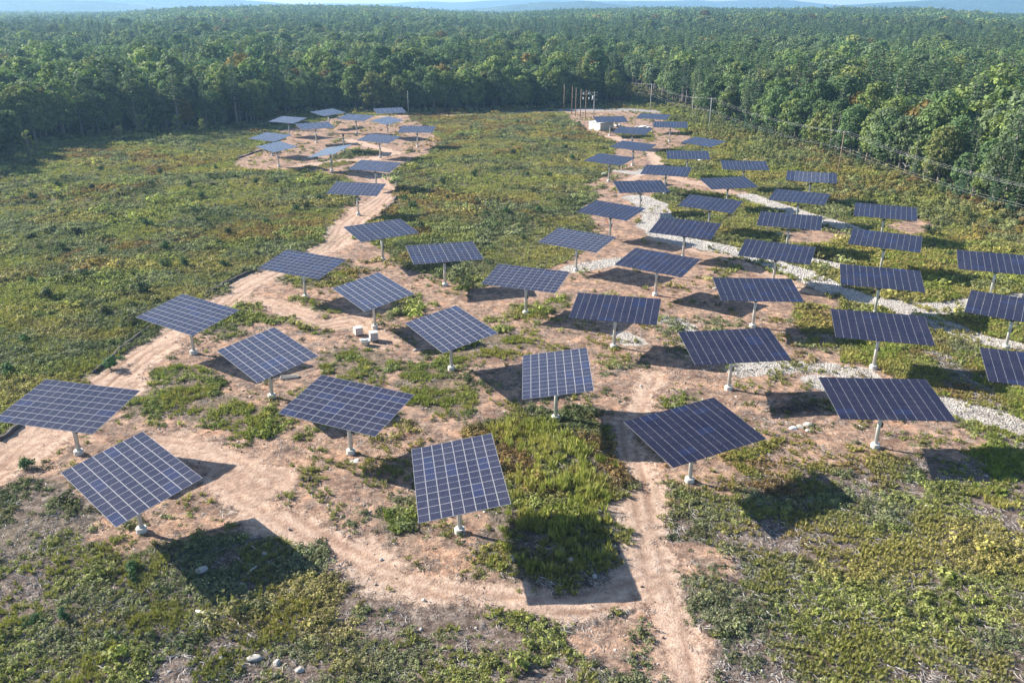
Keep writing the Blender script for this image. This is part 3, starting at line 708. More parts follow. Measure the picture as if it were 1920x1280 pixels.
for i in range(9):
    k = rnd.randrange(1, 7)
    E_ = [(85.2, 401.6), (95.6, 345.3), (104.3, 304.8), (112.1, 274.5), (116.4, 244.2), (119.1, 218.3), (122.4, 194.3), (127, 130)]
    t = rnd.random(); x = E_[k][0] + (E_[k + 1][0] - E_[k][0]) * t + rnd.uniform(-1, 6); y = E_[k][1] + (E_[k + 1][1] - E_[k][1]) * t
    h = rnd.uniform(8, 15)
    e = link('dead_tree', None, label=('tall' if h > 12 else 'short') + ' bare pale dead trunk on the right wooded edge ' + ['', 'at the second pole', 'past the nearest pole', 'past the nearest pole', 'by the nearest pole', 'toward the frame edge', 'at the frame edge'][k], cat='dead tree', group='bare dead trunks on the right wooded edge', loc=(x, y, zf(x, y) - .2), rot=(rnd.uniform(-.05, .05), rnd.uniform(-.05, .05), rnd.random() * 6))
    b = MB(); b.tube([(0, 0, 0), (.2, .1, h * .5), (.1, .3, h)], [.15, .10, .03], 6); link('trunk', b.mesh('trunk', M_BARK), parent=e)
    for q in range(rnd.randint(5, 9)):
        a = rnd.random() * 6.28; z0 = h * rnd.uniform(.3, .95); l = rnd.uniform(.8, 2.6)
        b = MB(); b.tube([(.12, .15, z0), (l * .6 * math.cos(a), l * .6 * math.sin(a), z0 + .3 * l), (l * math.cos(a), l * math.sin(a), z0 + .35 * l)], [.06, .04, .015], 4, caps=False); link('branch', b.mesh('branch', M_GREY), parent=e)
e_pts = [(-177, 236), (-170, 276), (-165, 320), (-139, 332), (-115, 342), (-104, 356), (-104, 385), (-91, 404), (-66, 403), (-28, 406), (10, 419), (34, 429), (52, 440)]
MIDS = []
for i in range(5):
    a, b_ = decid_mesh('wood_mesh', 400 + i, [18, 20, 16, 21, 17][i], [5.6, 6.6, 5.0, 5.4, 6.2][i], 48, 38, .60, ML_I, low=.2); MIDS.append(join_two('broadleaf_source', a, b_, [ML_I, M_BARK]))
for i in range(4):
    a, b_ = pine_mesh('wood_mesh', 500 + i, [23, 20, 25, 22][i], [4.2, 3.8, 4.6, 3.6][i], ML_I, start=.3, per=8, size=.75, whorl=1.3); MIDS.append(join_two('pine_source', a, b_, [ML_I, M_BARK]))
FARS = []
for i in range(4): FARS.append(decid_mesh('far_wood', 600 + i, 18, 6.2, 16, 13, 1.1, ML_I, trunk=False, low=.35)[0])
for i in range(3): FARS.append(pine_mesh('far_pine', 700 + i, 20, 5.2, ML_I, start=.4, per=3, size=1.35, whorl=1.9, trunk=False, nbr=5)[0])
def tints(n, pine, x, y, seed):
    r = np.random.default_rng(seed)
    d = np.array(GREENS_D); p = np.array(GREENS_P)
    nn = fbm(x, y, 90, 71)
    di = np.clip((r.random(n) * 4 + nn * 2.4).astype(int), 0, 5)
    t = np.where(pine[:, None], p[r.integers(0, 4, n)], d[di])
    au = (r.random(n) < .03) & ~pine
    t[au] = (.15, .11, .035)
    return t * 1.45 * (r.uniform(.75, 1.25, n) * (.85 + .35 * fbm(x, y, 260, 77)))[:, None]
for lvs, protos, npn, nm, lab in (((0, 1), MIDS, (5, 4), 'forest', 'mixed pine and leafy forest stretching back from the clearing'), ((2, 3), FARS, (4, 3), 'forest', 'distant green forest canopy running to the blue hills')):
    k = np.isin(FL, lvs) & ~single
    x, y, pn = FX[k], FY[k], is_pine[k]
    n = len(x)
    base = np.where(FL[k] == 0, 1.0, np.where(FL[k] == 1, 1.15, np.where(FL[k] == 2, 1.22, 1.5)))
    s = np.clip(rng.normal(.97, .16, n), .6, 1.4)
    s3 = np.stack([s * base, s * base, s * np.where(FL[k] >= 2, 1.0, 1.0)], 1)
    z = zfun(x, y) - np.where(FL[k] >= 2, 1.0, .2)
    pick = np.where(pn, npn[0] + rng.integers(0, npn[1], n), rng.integers(0, npn[0], n))
    scatter(nm, np.stack([x, y, z], 1), rng.random(n) * 6.28, s3, tints(n, pn, x, y, 5), protos, lab, pick=pick)

# ------------------------------------------------------------------ low plants
def bush_mesh(seed, r, h, n, size):
    rr = np.random.default_rng(seed)
    nbb = 7
    cen = [(rr.normal(0, .42) * r, rr.normal(0, .42) * r, h * (.25 + .45 * rr.random())) for _ in range(nbb)]
    C, N, SH = blob_leaves(rr, cen, [r * (.34 + .2 * rr.random()) for _ in range(nbb)], n // nbb, size, .5)
    C[:, 2] = np.clip(C[:, 2], .02, None)
    V = quads_from(C, N, size * (.6 + .8 * rr.random(len(C))), rr, .6)
    return me_from('bush_source', V, np.arange(len(V)).reshape(-1, 4), [ML_I], shade=SH)
def herb_mesh(seed, r, n, size, h):
    rr = np.random.default_rng(seed)
    a = rr.random(n) * 6.28; q = np.sqrt(rr.random(n)) * r * (.7 + .3 * np.sin(a * 3 + seed))
    C = np.stack([q * np.cos(a), q * np.sin(a), .03 + h * rr.random(n) * (1 - .6 * (q / r) ** 2)], 1)
    N = np.stack([rr.normal(0, .5, n), rr.normal(0, .5, n), np.full(n, 1.)], 1)
    V = quads_from(C, N, size * (.6 + .8 * rr.random(n)), rr, .6)
    return me_from('herb_source', V, np.arange(len(V)).reshape(-1, 4), [ML_I], shade=np.clip(rr.normal(.5, .2, n), 0, 1))
def tuft_mesh(seed, n, h, r, wd):
    rr = np.random.default_rng(seed)
    V = []; F = []
    for i in range(n):
        a = rr.random() * 6.28; q = rr.random() ** .5 * r * .5
        bx, by = q * math.cos(a), q * math.sin(a)
        ln = rr.uniform(.15, .6) * h; b = a + rr.normal(0, .6); hh = h * rr.uniform(.55, 1.1)
        px_, py_ = -math.sin(b) * wd, math.cos(b) * wd
        o = len(V)
        V += [(bx - px_, by - py_, 0), (bx + px_, by + py_, 0), (bx + ln * .4 * math.cos(b) + px_ * .7, by + ln * .4 * math.sin(b) + py_ * .7, hh * .65), (bx + ln * math.cos(b), by + ln * math.sin(b), hh)]
        F.append([o, o + 1, o + 2, o + 3])
    return me_from('tuft_source', V, np.array(F), [ML_I], shade=np.clip(rr.normal(.5, .18, n), 0, 1))
BUSH = [bush_mesh(i, .55, .5, 84, .10) for i in range(4)]
BUSHF = [bush_mesh(20 + i, .8, .7, 84, .15) for i in range(4)]
HERB = [herb_mesh(40 + i, .45, 48, .075, .16) for i in range(4)]
TUFT = [tuft_mesh(60 + i, 34, .5, .28, .016) for i in range(3)]
TUFTF = [tuft_mesh(80 + i, 40, .6, .8, .028) for i in range(3)]
BRUSH = [bush_mesh(90 + i, 1.0, 1.7, 180, .17) for i in range(4)]

C_DK, C_GG, C_YG, C_RU, C_GO, C_BR = [np.array(c) for c in ((.085, .112, .048), (.215, .225, .130), (.260, .275, .080), (.290, .160, .075), (.340, .270, .100), (.190, .245, .050))]
def sample(x0, x1, y0, y1, sp):
    X, Y = np.meshgrid(np.arange(x0, x1, sp), np.arange(y0, y1, sp))
    X = X.ravel() + (rng.random(X.size) - .5) * sp; Y = Y.ravel() + (rng.random(Y.size) - .5) * sp
    k = np.abs(X) < Y * .66 + 14
    return X[k], Y[k]
def cover(x, y):
    tr_, so_, gr_, gv_, as_ = masks(x, y)
    bare = np.maximum.reduce([tr_, so_ * (1 - gr_), gv_, as_])
    sp = sparse_f(x, y)
    return 1 - bare, sp, gr_ * so_, tr_
def put(name, label, protos, x, y, scl, tint, sink=.03, hscale=None):
    n = len(x)
    s = np.asarray(scl); s3 = np.stack([s, s, s * (rng.uniform(.75, 1.25, n) if hscale is None else hscale)], 1)
    scatter(name, np.stack([x, y, zfun(x, y) - sink], 1), rng.random(n) * 6.28, s3, tint, protos, label, tilt=rng.normal(0, .08, (n, 2)))
def mixc(x, y, w):      # colours drifting in patches
    n = len(x)
    a = fbm(x, y, 14, 81); b = fbm(x, y, 5, 85); c = fbm(x, y, 26, 89)
    t = C_GG * .88 + C_DK * .12
    t = np.repeat(t[None], n, 0)
    def blend(t, col, k): return t * (1 - k[:, None]) + col * k[:, None]
    t = blend(t, C_DK, sstep(.5, .62, b) * .7)
    t = blend(t, C_YG, sstep(.48, .62, a) * .75 * w)
    t = blend(t, C_RU, sstep(.54, .66, c) * sstep(.42, .58, b) * .65)
    t = blend(t, C_GO, sstep(.55, .68, fbm(x * .6, y, 9, 93)) * .6 * w)
    return t * (.62 + 1.0 * rng.random(n) ** 1.4)[:, None] * (.85 + .35 * fbm(x, y, 20, 97))[:, None]

# near and middle scrub, herbs and grass
x, y = sample(-80, 80, 44, 125, .35)
cv, sp, gr_, tr_ = cover(x, y)
patch = fbm(x, y, 3.2, 101, 3) * .6 + fbm(x, y, 11, 105, 2) * .4
dens = np.where(sp > .5, sstep(.40, .52, patch) * .94, .80)
dens = np.where(gr_ > .35, sstep(.46, .60, fbm(x, y, 2.6, 107, 3)) * .85, dens)
edge_n = (fbm(x, y, 2.2, 113, 3) - .5) * 1.5
weedy = .34 * sstep(.52, .64, fbm(x, y, 3.0, 117, 3)) + .015
k = (rng.random(len(x)) < dens * sstep(.35, .75, cv + edge_n * (cv > .02) * (cv < .98)) + weedy * (tr_ < .3)) & inside(x, y, FIELD)
x, y, gr_, sp = x[k], y[k], gr_[k], sp[k]
kind = fbm(x, y, 4.5, 111, 2) + rng.normal(0, .10, len(x))
lush = gr_ > .5
kt = (kind > np.where(y < 72, .66, .60)) | (lush & (kind > .50))
kb = ~kt & (kind < .50) & (rng.random(len(x)) < .55)
kh = ~kt & ~kb
t = mixc(x, y, np.ones(len(x)))
t[lush] = t[lush] * .6 + C_BR * .42
put('ground_cover', 'low leafy weeds and seedlings covering the soil nearby', HERB, x[kh], y[kh], rng.uniform(.4, 1.1, kh.sum()) * (.55 + .9 * fbm(x[kh], y[kh], 4, 271)), t[kh])
put('scrub', 'knee high green scrub around the nearer arrays', BUSH, x[kb], y[kb], rng.uniform(.35, .95, kb.sum()) * (.6 + .9 * fbm(x[kb], y[kb], 5, 273)) * np.where(rng.random(kb.sum()) < .04, 1.7, 1), t[kb] * .95)
tg = t[kt] * .45 + (C_YG * .35 + C_GO * .25)
put('grass', 'yellow green grass tufts around the nearer arrays', TUFT, x[kt], y[kt], rng.uniform(.5, 1.15, kt.sum()), tg)

# tall golden grass strip and damp meadow grass
x, y = sample(-75, 95, 60, 170, .52)
cv, sp, gr_, tr_ = cover(x, y)
strip = polys(x, y, [GREEN[0]], 0, 1.5)
mead = (x > 48 - (y - 75) * .05) * (y > 68) * 1.0
pw = np.maximum(strip * (.12 + .75 * sstep(.38, .55, fbm(x, y, 2.4, 253, 3))), mead * sstep(.4, .58, fbm(x, y, 6, 121)) * .8)
pw = np.maximum(pw, (gr_ > .5) * .5 * sstep(.48, .6, fbm(x, y, 2.6, 107, 3)))
k = (rng.random(len(x)) < pw * sstep(.4, .8, cv)) & inside(x, y, FIELD)
x, y = x[k], y[k]; n = len(x)
gold = sstep(.45, .62, fbm(x, y, 5, 125))[:, None]
tt = ((C_BR * .8 + C_YG * .2) * (1 - gold) + (C_GO * .6 + C_YG * .5) * gold) * rng.uniform(.75, 1.3, n)[:, None]
st_ = polys(x, y, [GREEN[0]], 0, 1.5)
tt = tt * (1 - .5 * st_[:, None]) + (C_YG * .9 + C_GO * .35) * .5 * st_[:, None] * rng.uniform(.7, 1.4, n)[:, None]
put('tall_grass', 'tall green and golden grass standing in clumps', TUFTF, x, y, rng.uniform(.4, 1.0, n), tt, hscale=rng.uniform(.7, 1.3, n) * (.6 + .9 * fbm(x, y, 2.2, 251)) * (1 + .9 * st_))

# far half of the open land
x, y = sample(-190, 135, 118, 460, .86)
cv, sp, gr_, tr_ = cover(x, y)
k = (rng.random(len(x)) < .22 * sstep(.52, .64, fbm(x, y, 5, 133, 3)) * (tr_ < .4) + sstep(.35, .8, cv + (fbm(x, y, 3.5, 135, 2) - .5) * .9 * (cv > .02) * (cv < .98)) * (.55 + .45 * sstep(.36, .46, fbm(x, y, 7, 131)))) & inside(x, y, FIELD)
x, y = x[k], y[k]; n = len(x)
w_ = np.where(x > 60, 1.25, .9)
t = mixc(x, y, w_)
t = np.where((x > 45)[:, None], t * .7 + C_YG * .3, t)
big = fbm(x, y, 9, 141, 2) + rng.normal(0, .12, n)
kt = (big < .34)
put('grass', 'yellowish grass patches over the wide middle field', TUFTF, x[kt], y[kt], rng.uniform(.6, 1.2, kt.sum()), t[kt] * .5 + (C_GO * .3 + C_YG * .3))
kk = ~kt
s = rng.uniform(.25, .8, kk.sum()) * np.where(big[kk] > .62, 1.6, 1.0) * np.where(rng.random(kk.sum()) < .03, 1.9, 1.0)
put('scrub', 'dense low scrub covering the left and middle fields', BUSHF, x[kk], y[kk], s, t[kk])
x, y = sample(-125, -10, 66, 200, .62)
cv, sp, gr_, tr_ = cover(x, y)
lf = 1 - polys(x, y, SOIL, 2, 1)
k = (rng.random(len(x)) < sstep(.4, .8, cv) * .9) & inside(x, y, FIELD) & (lf > .9) & (y > 74)
x, y = x[k], y[k]
put('scrub', 'grey green sweet fern like scrub filling the left field', BUSH, x, y, rng.uniform(.4, 1.15, len(x)) * np.where(rng.random(len(x)) < .03, 1.7, 1.0) * (.7 + .6 * fbm(x, y, 6, 231)), mixc(x, y, np.full(len(x), .9)))

# brush of the power line corridor
x, y = sample(30, 140, 120, 560, 1.9)
line = seg_dist(x, y, [(122, 120), (110, 200), (97.7, 248.9), (80.4, 346.4), (66.7, 414), (52, 540)])
k = inside(x, y, FIELD) & (line < 17) & (rng.random(len(x)) < .75 * sstep(.35, .55, fbm(x, y, 12, 151)) + .1) & (sd_poly(x, y, SOIL[2]) < -2) & (strokes(x, y, ASPHALT, 1.2) < .2)
x, y = x[k], y[k]; n = len(x)
put('brush', 'thick green brush growing under the power line', BRUSH, x, y, rng.uniform(.5, 1.25, n), (mixc(x, y, np.ones(n)) * .6 + C_YG * .3))
x, y = sample(-185, 150, 120, 560, 1.7)
sdv = sd_poly(x, y, FIELD)
k = (sdv > -6) & (sdv < 6) & (rng.random(len(x)) < .6)
x, y = x[k], y[k]; n = len(x)
put('undergrowth', 'dark undergrowth along the foot of the far trees', BRUSH, x, y, rng.uniform(.6, 1.5, n), mixc(x, y, np.full(n, .5)) * .8)

# ------------------------------------------------------------------ twigs and stones
def stone_mesh(seed, mat, sub=1, flat=.7):
    rr = np.random.default_rng(seed)
    t = (1 + 5 ** .5) / 2
    V = np.array([(-1, t, 0), (1, t, 0), (-1, -t, 0), (1, -t, 0), (0, -1, t), (0, 1, t), (0, -1, -t), (0, 1, -t), (t, 0, -1), (t, 0, 1), (-t, 0, -1), (-t, 0, 1)], float)
    F = [(0, 11, 5), (0, 5, 1), (0, 1, 7), (0, 7, 10), (0, 10, 11), (1, 5, 9), (5, 11, 4), (11, 10, 2), (10, 7, 6), (7, 1, 8), (3, 9, 4), (3, 4, 2), (3, 2, 6), (3, 6, 8), (3, 8, 9), (4, 9, 5), (2, 4, 11), (6, 2, 10), (8, 6, 7), (9, 8, 1)]
    V /= np.linalg.norm(V[0])
    for _ in range(sub):
        Vl = [tuple(v) for v in V]; cache = {}; F2 = []
        def md(a, b):
            kk_ = (min(a, b), max(a, b))
            if kk_ not in cache:
                m = (np.array(Vl[a]) + np.array(Vl[b])) / 2; m /= np.linalg.norm(m); Vl.append(tuple(m)); cache[kk_] = len(Vl) - 1
            return cache[kk_]
        for a, b, c in F:
            ab, bc, ca = md(a, b), md(b, c), md(c, a); F2 += [(a, ab, ca), (b, bc, ab), (c, ca, bc), (ab, bc, ca)]
        V = np.array(Vl); F = F2
    for _ in range(6):      # chip flat facets off
        nrm = rr.normal(size=3); nrm /= np.linalg.norm(nrm); d = rr.uniform(.55, .85)
        e = V @ nrm - d; V = V - np.outer(np.clip(e, 0, None), nrm)
    V = V * (1 + rr.normal(0, .04, (len(V), 1))) * np.array([1, rr.uniform(.65, .95), flat * rr.uniform(.8, 1.1)])
    return me_from('stone_source', V, np.array(F), [mat])
bS = NB('gravel_stone'); bS.bsdf(bS.attr('tint', 'INSTANCER').outputs['Color'], .9, .2)
STN = [stone_mesh(900 + i, bS.m, 0) for i in range(4)]
bT = NB('dead_twig'); bT.bsdf(bT.attr('tint', 'INSTANCER').outputs['Color'], .9, .2)
def twig_mesh(seed):
    rr = np.random.default_rng(seed); b = MB()
    for i in range(5):
        a = rr.random() * 6.28; l = rr.uniform(.25, .8); ox, oy = rr.normal(0, .3, 2)
        b.tube([(ox, oy, .03), (ox + l * .5 * math.cos(a), oy + l * .5 * math.sin(a), .05 + .04 * rr.random()), (ox + l * math.cos(a + .25), oy + l * math.sin(a + .25), .03)], [.022, .017, .008], 3)
    return b.mesh('twig_source', bT.m)
TWG = [twig_mesh(i) for i in range(4)]
x, y = sample(-70, 90, 44, 600, .30) if False else sample(-60, 95, 84, 240, .235)
gvm = strokes(x, y, GRAVEL, .7, 1.45)
k = rng.random(len(x)) < gvm * (.25 + .75 * sstep(.38, .52, fbm(x, y, 2.2, 241))) * np.where(y < 175, .9, .3)
x, y = x[k], y[k]; n = len(x)
g = rng.uniform(.34, .74, n)[:, None] * np.array([1, .95, .88])
put('gravel', 'coarse pale stone laid along the access strips', STN, x, y, (.045 + .10 * rng.random(n) ** 2) * (1 + (y > 140) * .5), g, sink=.0)
x, y = sample(-70, 80, 44, 125, .48)
tr_, so_, gr_, gv_, as_ = masks(x, y)
k = (rng.random(len(x)) < .26 * (1 - tr_ * .6) * (.4 + 1.2 * fbm(x, y, 8, 161)))
x, y = x[k], y[k]; n = len(x)
put('stones', 'small loose stones strewn over the bare soil', STN, x, y, rng.uniform(.03, .10, n) * (1 + (rng.random(n) < .05) * 1.6), rng.uniform(.22, .52, n)[:, None] * np.array([1, .93, .85]), sink=-.01)
x, y = sample(-70, 80, 44, 125, .50)
tr_, so_, gr_, gv_, as_ = masks(x, y)
sp = sparse_f(x, y)
pz = np.where((sp > .4) & (so_ < .5), .42 * sstep(.35, .6, fbm(x, y, 6, 171)) + .10, .13) * (1 - tr_)
k = rng.random(len(x)) < pz
x, y = x[k], y[k]; n = len(x)
put('twig_litter', 'bleached twigs and chipped wood lying on the ground', TWG, x, y, rng.uniform(.6, 1.5, n), rng.uniform(.14, .5, n)[:, None] * np.array([1, .93, .87]), sink=-.02)

x, y = sample(-70, 80, 44, 130, .6)
tr_, so_, gr_, gv_, as_ = masks(x, y)
k = (rng.random(len(x)) < .5 * sstep(.54, .66, fbm(x, y, 2.4, 261, 3)) * so_ * (1 - tr_))
x, y = x[k], y[k]; n = len(x)
put('dirt_clods', 'dark brown clods and roots pushed up in the bare soil', STN, x, y, rng.uniform(.05, .17, n), rng.uniform(.5, 1.1, n)[:, None] * np.array([.20, .13, .095]), sink=.0)

# ------------------------------------------------------------------ single shrubs that stand out in the fields
def shrub_mesh(seed, r, h, n, size):
    rr = np.random.default_rng(seed); nbb = 12
    cen = [(rr.normal(0, .4) * r, rr.normal(0, .4) * r, h * (.2 + .6 * rr.random())) for _ in range(nbb)]
    C, N, SH = blob_leaves(rr, cen, [r * (.3 + .2 * rr.random()) for _ in range(nbb)], n // nbb, size, .4)
    C[:, 2] = np.clip(C[:, 2], .02, None)
    V = quads_from(C, N, size * (.6 + .8 * rr.random(len(C))), rr, .6)
    st = MB()
    for c in cen[::2]: st.tube([(0, 0, -.1), (c[0] * .5, c[1] * .5, c[2] * .6), c], [.035, .025, .01], 4)
    return me_from('shrub_leaves', V, np.arange(len(V)).reshape(-1, 4), [ML_O], shade=SH), st.mesh('shrub_stems', M_BARK)
SHR = [shrub_mesh(i, 1.15, 1.6, 520, .13) for i in range(4)]
for i, (x, y) in enumerate(SHRUB):
    near = y < 75
    where = 'among the nearest weeds' if near else (('at the left end of the left field' if x < -95 else 'in the left field near the track') if x < -38 else ('in the middle field between the two tracks' if x < 40 else 'in the meadow under the power line'))
    s = rnd.uniform(.45, .7) if near else rnd.uniform(.75, 1.3)
    e = link('shrub', None, label=('large ' if s > 1.1 else ('small ' if s < .9 else '')) + 'dark shrub ' + (('close to the far trees ' if y > 285 else ('halfway to the trees ' if y > 200 else ('level with the track bend ' if y > 140 else 'beside the nearer arrays '))) if not near else '') + where, cat='shrub', group='dark shrubs ' + where, loc=(x, y, zf(x, y) - .05), rot=(0, 0, rnd.random() * 6.28))
    e.scale = (s, s, s * rnd.uniform(.85, 1.2))
    a, b_ = SHR[i % 4]
    o = link('foliage', a, parent=e); o.color = (.065 * rnd.uniform(.8, 1.4), .105 * rnd.uniform(.8, 1.3), .052, 1)
    link('stem', b_, parent=e)

# ------------------------------------------------------------------ solar trackers
PW, PL = 12.3 / 6, 8.08 / 8
def panel_mesh(dark=False):
    hx, hy = (PW - .022) / 2, (PL - .022) / 2
    t = .028; V = []; F = []; M = []
    def ring(ix, iy, z): 
        o = len(V); V.extend([(-ix, -iy, z), (ix, -iy, z), (ix, iy, z), (-ix, iy, z)]); return o
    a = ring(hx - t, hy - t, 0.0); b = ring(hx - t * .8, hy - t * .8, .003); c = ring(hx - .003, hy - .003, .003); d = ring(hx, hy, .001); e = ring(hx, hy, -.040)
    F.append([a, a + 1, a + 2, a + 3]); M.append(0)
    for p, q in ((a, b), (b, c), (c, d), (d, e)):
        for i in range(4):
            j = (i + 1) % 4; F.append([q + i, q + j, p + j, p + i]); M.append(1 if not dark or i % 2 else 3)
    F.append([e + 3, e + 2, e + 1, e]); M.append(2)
    me = me_from('solar_panel', V, F, [M_CELLD, M_FRAMED, M_BACK, M_FRAME_NOGLINT] if dark else [M_CELL, M_FRAME, M_BACK], M)
    uv = me.uv_layers.new(name='UVMap')
    for p in me.polygons:
        for li in p.loop_indices:
            v = me.vertices[me.loops[li].vertex_index].co
            uv.data[li].uv = ((v.x + hx - t) / (2 * (hx - t)), (v.y + hy - t) / (2 * (hy - t)))
    return me
PANEL = panel_mesh(); PANELD = panel_mesh(True)
def column_mesh(PANEL, dark=False):
    V = []; F = []; M = []
    for r in range(8):
        o = len(V)
        for v in PANEL.vertices: V.append((v.co.x, v.co.y + (r - 3.5) * PL, v.co.z))
        for p in PANEL.polygons: F.append([o + i for i in p.vertices]); M.append(p.material_index)
    me = me_from('panel_column', V, F, [M_CELLD, M_FRAMED, M_BACK, M_FRAME_NOGLINT] if dark else [M_CELL, M_FRAME, M_BACK], M)
    uv = me.uv_layers.new(name='UVMap'); nl = len(PANEL.loops)
    src = [tuple(PANEL.uv_layers[0].data[i].uv) for i in range(nl)]
    for i in range(len(me.loops)): uv.data[i].uv = src[i % nl]
    return me
COLUMN = column_mesh(PANEL); COLUMND = column_mesh(PANELD, True)
def frame_mesh():
    b = MB()
    b.tube([(-5.6, 0, -.36), (5.6, 0, -.36)], .14, 10)
    return b.mesh('torque_tube', M_STEEL, True)
def rails_mesh():
    b = MB()
    for c in range(6):
        for s in (-.55, .55): b.box(((c - 2.5) * PW + s, 0, -.11), (.07, 7.9, .12))
    return b.mesh('rails', M_STEEL)
def strut_mesh():
    b = MB()
    b.tube([(.20, 0, 4.35), (1.9, 0, 5.62)], .055, 6)
    return b.mesh('strut', M_STEEL)
def pole_mesh():
    b = MB(); b.lathe([(.215, .45), (.215, 5.3)], 18)
    b.lathe([(.30, .53), (.30, .60)], 18)
    return b.mesh('pole', M_STEEL, True)
def pier_mesh():
    b = MB(); b.lathe([(.50, -.5), (.50, .48), (.46, .55), (.22, .56)], 24)
    return b.mesh('concrete_pier', M_CONC)
def drive_mesh():
    b = MB(); b.lathe([(.25, 4.22), (.34, 4.28), (.34, 4.42), (.25, 4.48)], 18); b.lathe([(.24, 5.24), (.30, 5.28), (.30, 5.55)], 14); b.box((0, 0, 5.6), (.7, .42, .42)); b.tube([(.1, -.25, 5.2), (.1, -1.1, 5.9)], .05, 6)
    return b.mesh('slew_drive', M_DSTEEL)
def cbox_mesh():
    b = MB(); b.box((.30, .06, 2.9), (.20, .34, .55)); b.tube([(.24, .06, .6), (.24, .06, 2.7)], .02, 5)
    return b.mesh('control_box', M_DSTEEL)
TUBE, RAILS, STRUT, POLE, PIER, DRIVE, CBOX = frame_mesh(), rails_mesh(), strut_mesh(), pole_mesh(), pier_mesh(), drive_mesh(), cbox_mesh()
TR = [
(1,-47.9,80.0,-13.5,9.0,-0.0),
(2,-35.0,65.7,-43.6,9.2,0.8),
(3,-17.9,80.6,-23.9,9.0,0.4),
(4,-4.9,66.0,-80.9,8.3,1.4),
(5,5.3,89.2,-91.1,8.4,0.5),
(6,18.7,74.9,29.7,9.3,0.8),
(8,41.3,82.5,-1.2,9.0,0.4),
(9,63.3,90.3,-19.0,8.7,-0.2),
(10,-45.5,108.7,-32.6,8.7,0.7),
(11,-30.5,94.6,-50.2,9.0,0.4),
(12,-35.2,133.1,-23.4,8.6,1.4),
(13,-21.2,119.0,-56.5,8.8,0.5),
(14,-12.0,140.4,16.5,7.9,0.2),
(15,2.2,125.9,-19.8,7.5,0.3),
(16,-8.3,103.6,-60.0,8.6,0.1),
(17,14.9,111.7,-13.4,8.1,-0.1),
(18,28.3,97.7,5.6,9.0,-1.0),
(19,24.7,135.1,-34.0,8.2,0.2),
(20,37.6,120.5,-2.3,7.8,0.0),
(21,12.0,149.4,-32.8,8.0,0.4),
(22,33.9,158.5,-26.5,10.1,0.1),
(23,21.0,173.6,-36.9,8.3,0.6),
(24,31.0,198.7,6.5,8.9,0.0),
(25,27.6,237.2,-38.0,8.3,0.3),
(26,40.7,219.8,-20.1,8.2,-0.1),
(27,37.7,261.9,-36.2,7.9,1.0),
(28,42.0,296.3,-27.5,8.5,-0.6),
(29,37.7,327.8,6.0,9.0,-0.0),
(30,55.8,337.4,-22.1,7.8,-0.2),
(31,58.3,312.9,-9.4,8.6,-0.2),
(32,61.4,270.9,-48.7,7.7,0.6),
(33,51.4,245.1,-7.5,8.3,-0.4),
(34,63.7,228.4,-7.3,8.1,-0.6),
(35,53.3,203.7,10.9,8.5,-0.2),
(36,43.7,180.4,-29.9,7.9,1.0),
(37,76.6,212.0,-19.0,8.3,-0.3),
(38,65.7,187.7,-28.1,7.6,-0.2),
(39,56.4,164.8,-20.6,8.0,0.1),
(40,47.0,142.0,-24.2,7.9,0.8),
(41,79.3,173.2,-22.7,8.4,0.1),
(42,69.6,149.9,-26.0,7.8,0.5),
(43,59.2,126.8,-17.9,8.1,0.0),
(44,50.1,104.8,-13.6,9.2,-0.1),
(45,82.7,135.5,-22.7,9.2,-1.1),
(46,72.6,112.3,-32.1,8.1,0.1),
(47,-25.4,156.0,34.4,8.5,0.0),
(48,-37.0,194.9,-7.5,9.4,1.0),
(49,-37.3,225.1,-17.1,8.8,0.6),
(50,-54.5,249.8,-33.7,13.3,-11.2),
(51,-72.5,257.5,-49.3,6.4,1.1),
(52,-80.1,278.0,-31.3,8.3,-0.2),
(53,-85.6,322.6,-27.1,8.5,-0.1),
(54,-71.6,306.0,30.1,8.7,-0.2),
(55,-75.4,347.1,54.2,7.9,-1.4),
(56,-61.2,330.6,-21.4,8.7,0.7),
(57,-47.7,321.3,-51.1,7.4,1.3),
(58,-51.2,353.7,20.3,9.0,-0.2),
(59,-33.8,297.8,-4.4,9.3,-0.4),
(60,-43.8,275.6,-26.6,8.9,0.7),
(61,-57.9,287.3,-12.0,-7.6,-2.0),
]
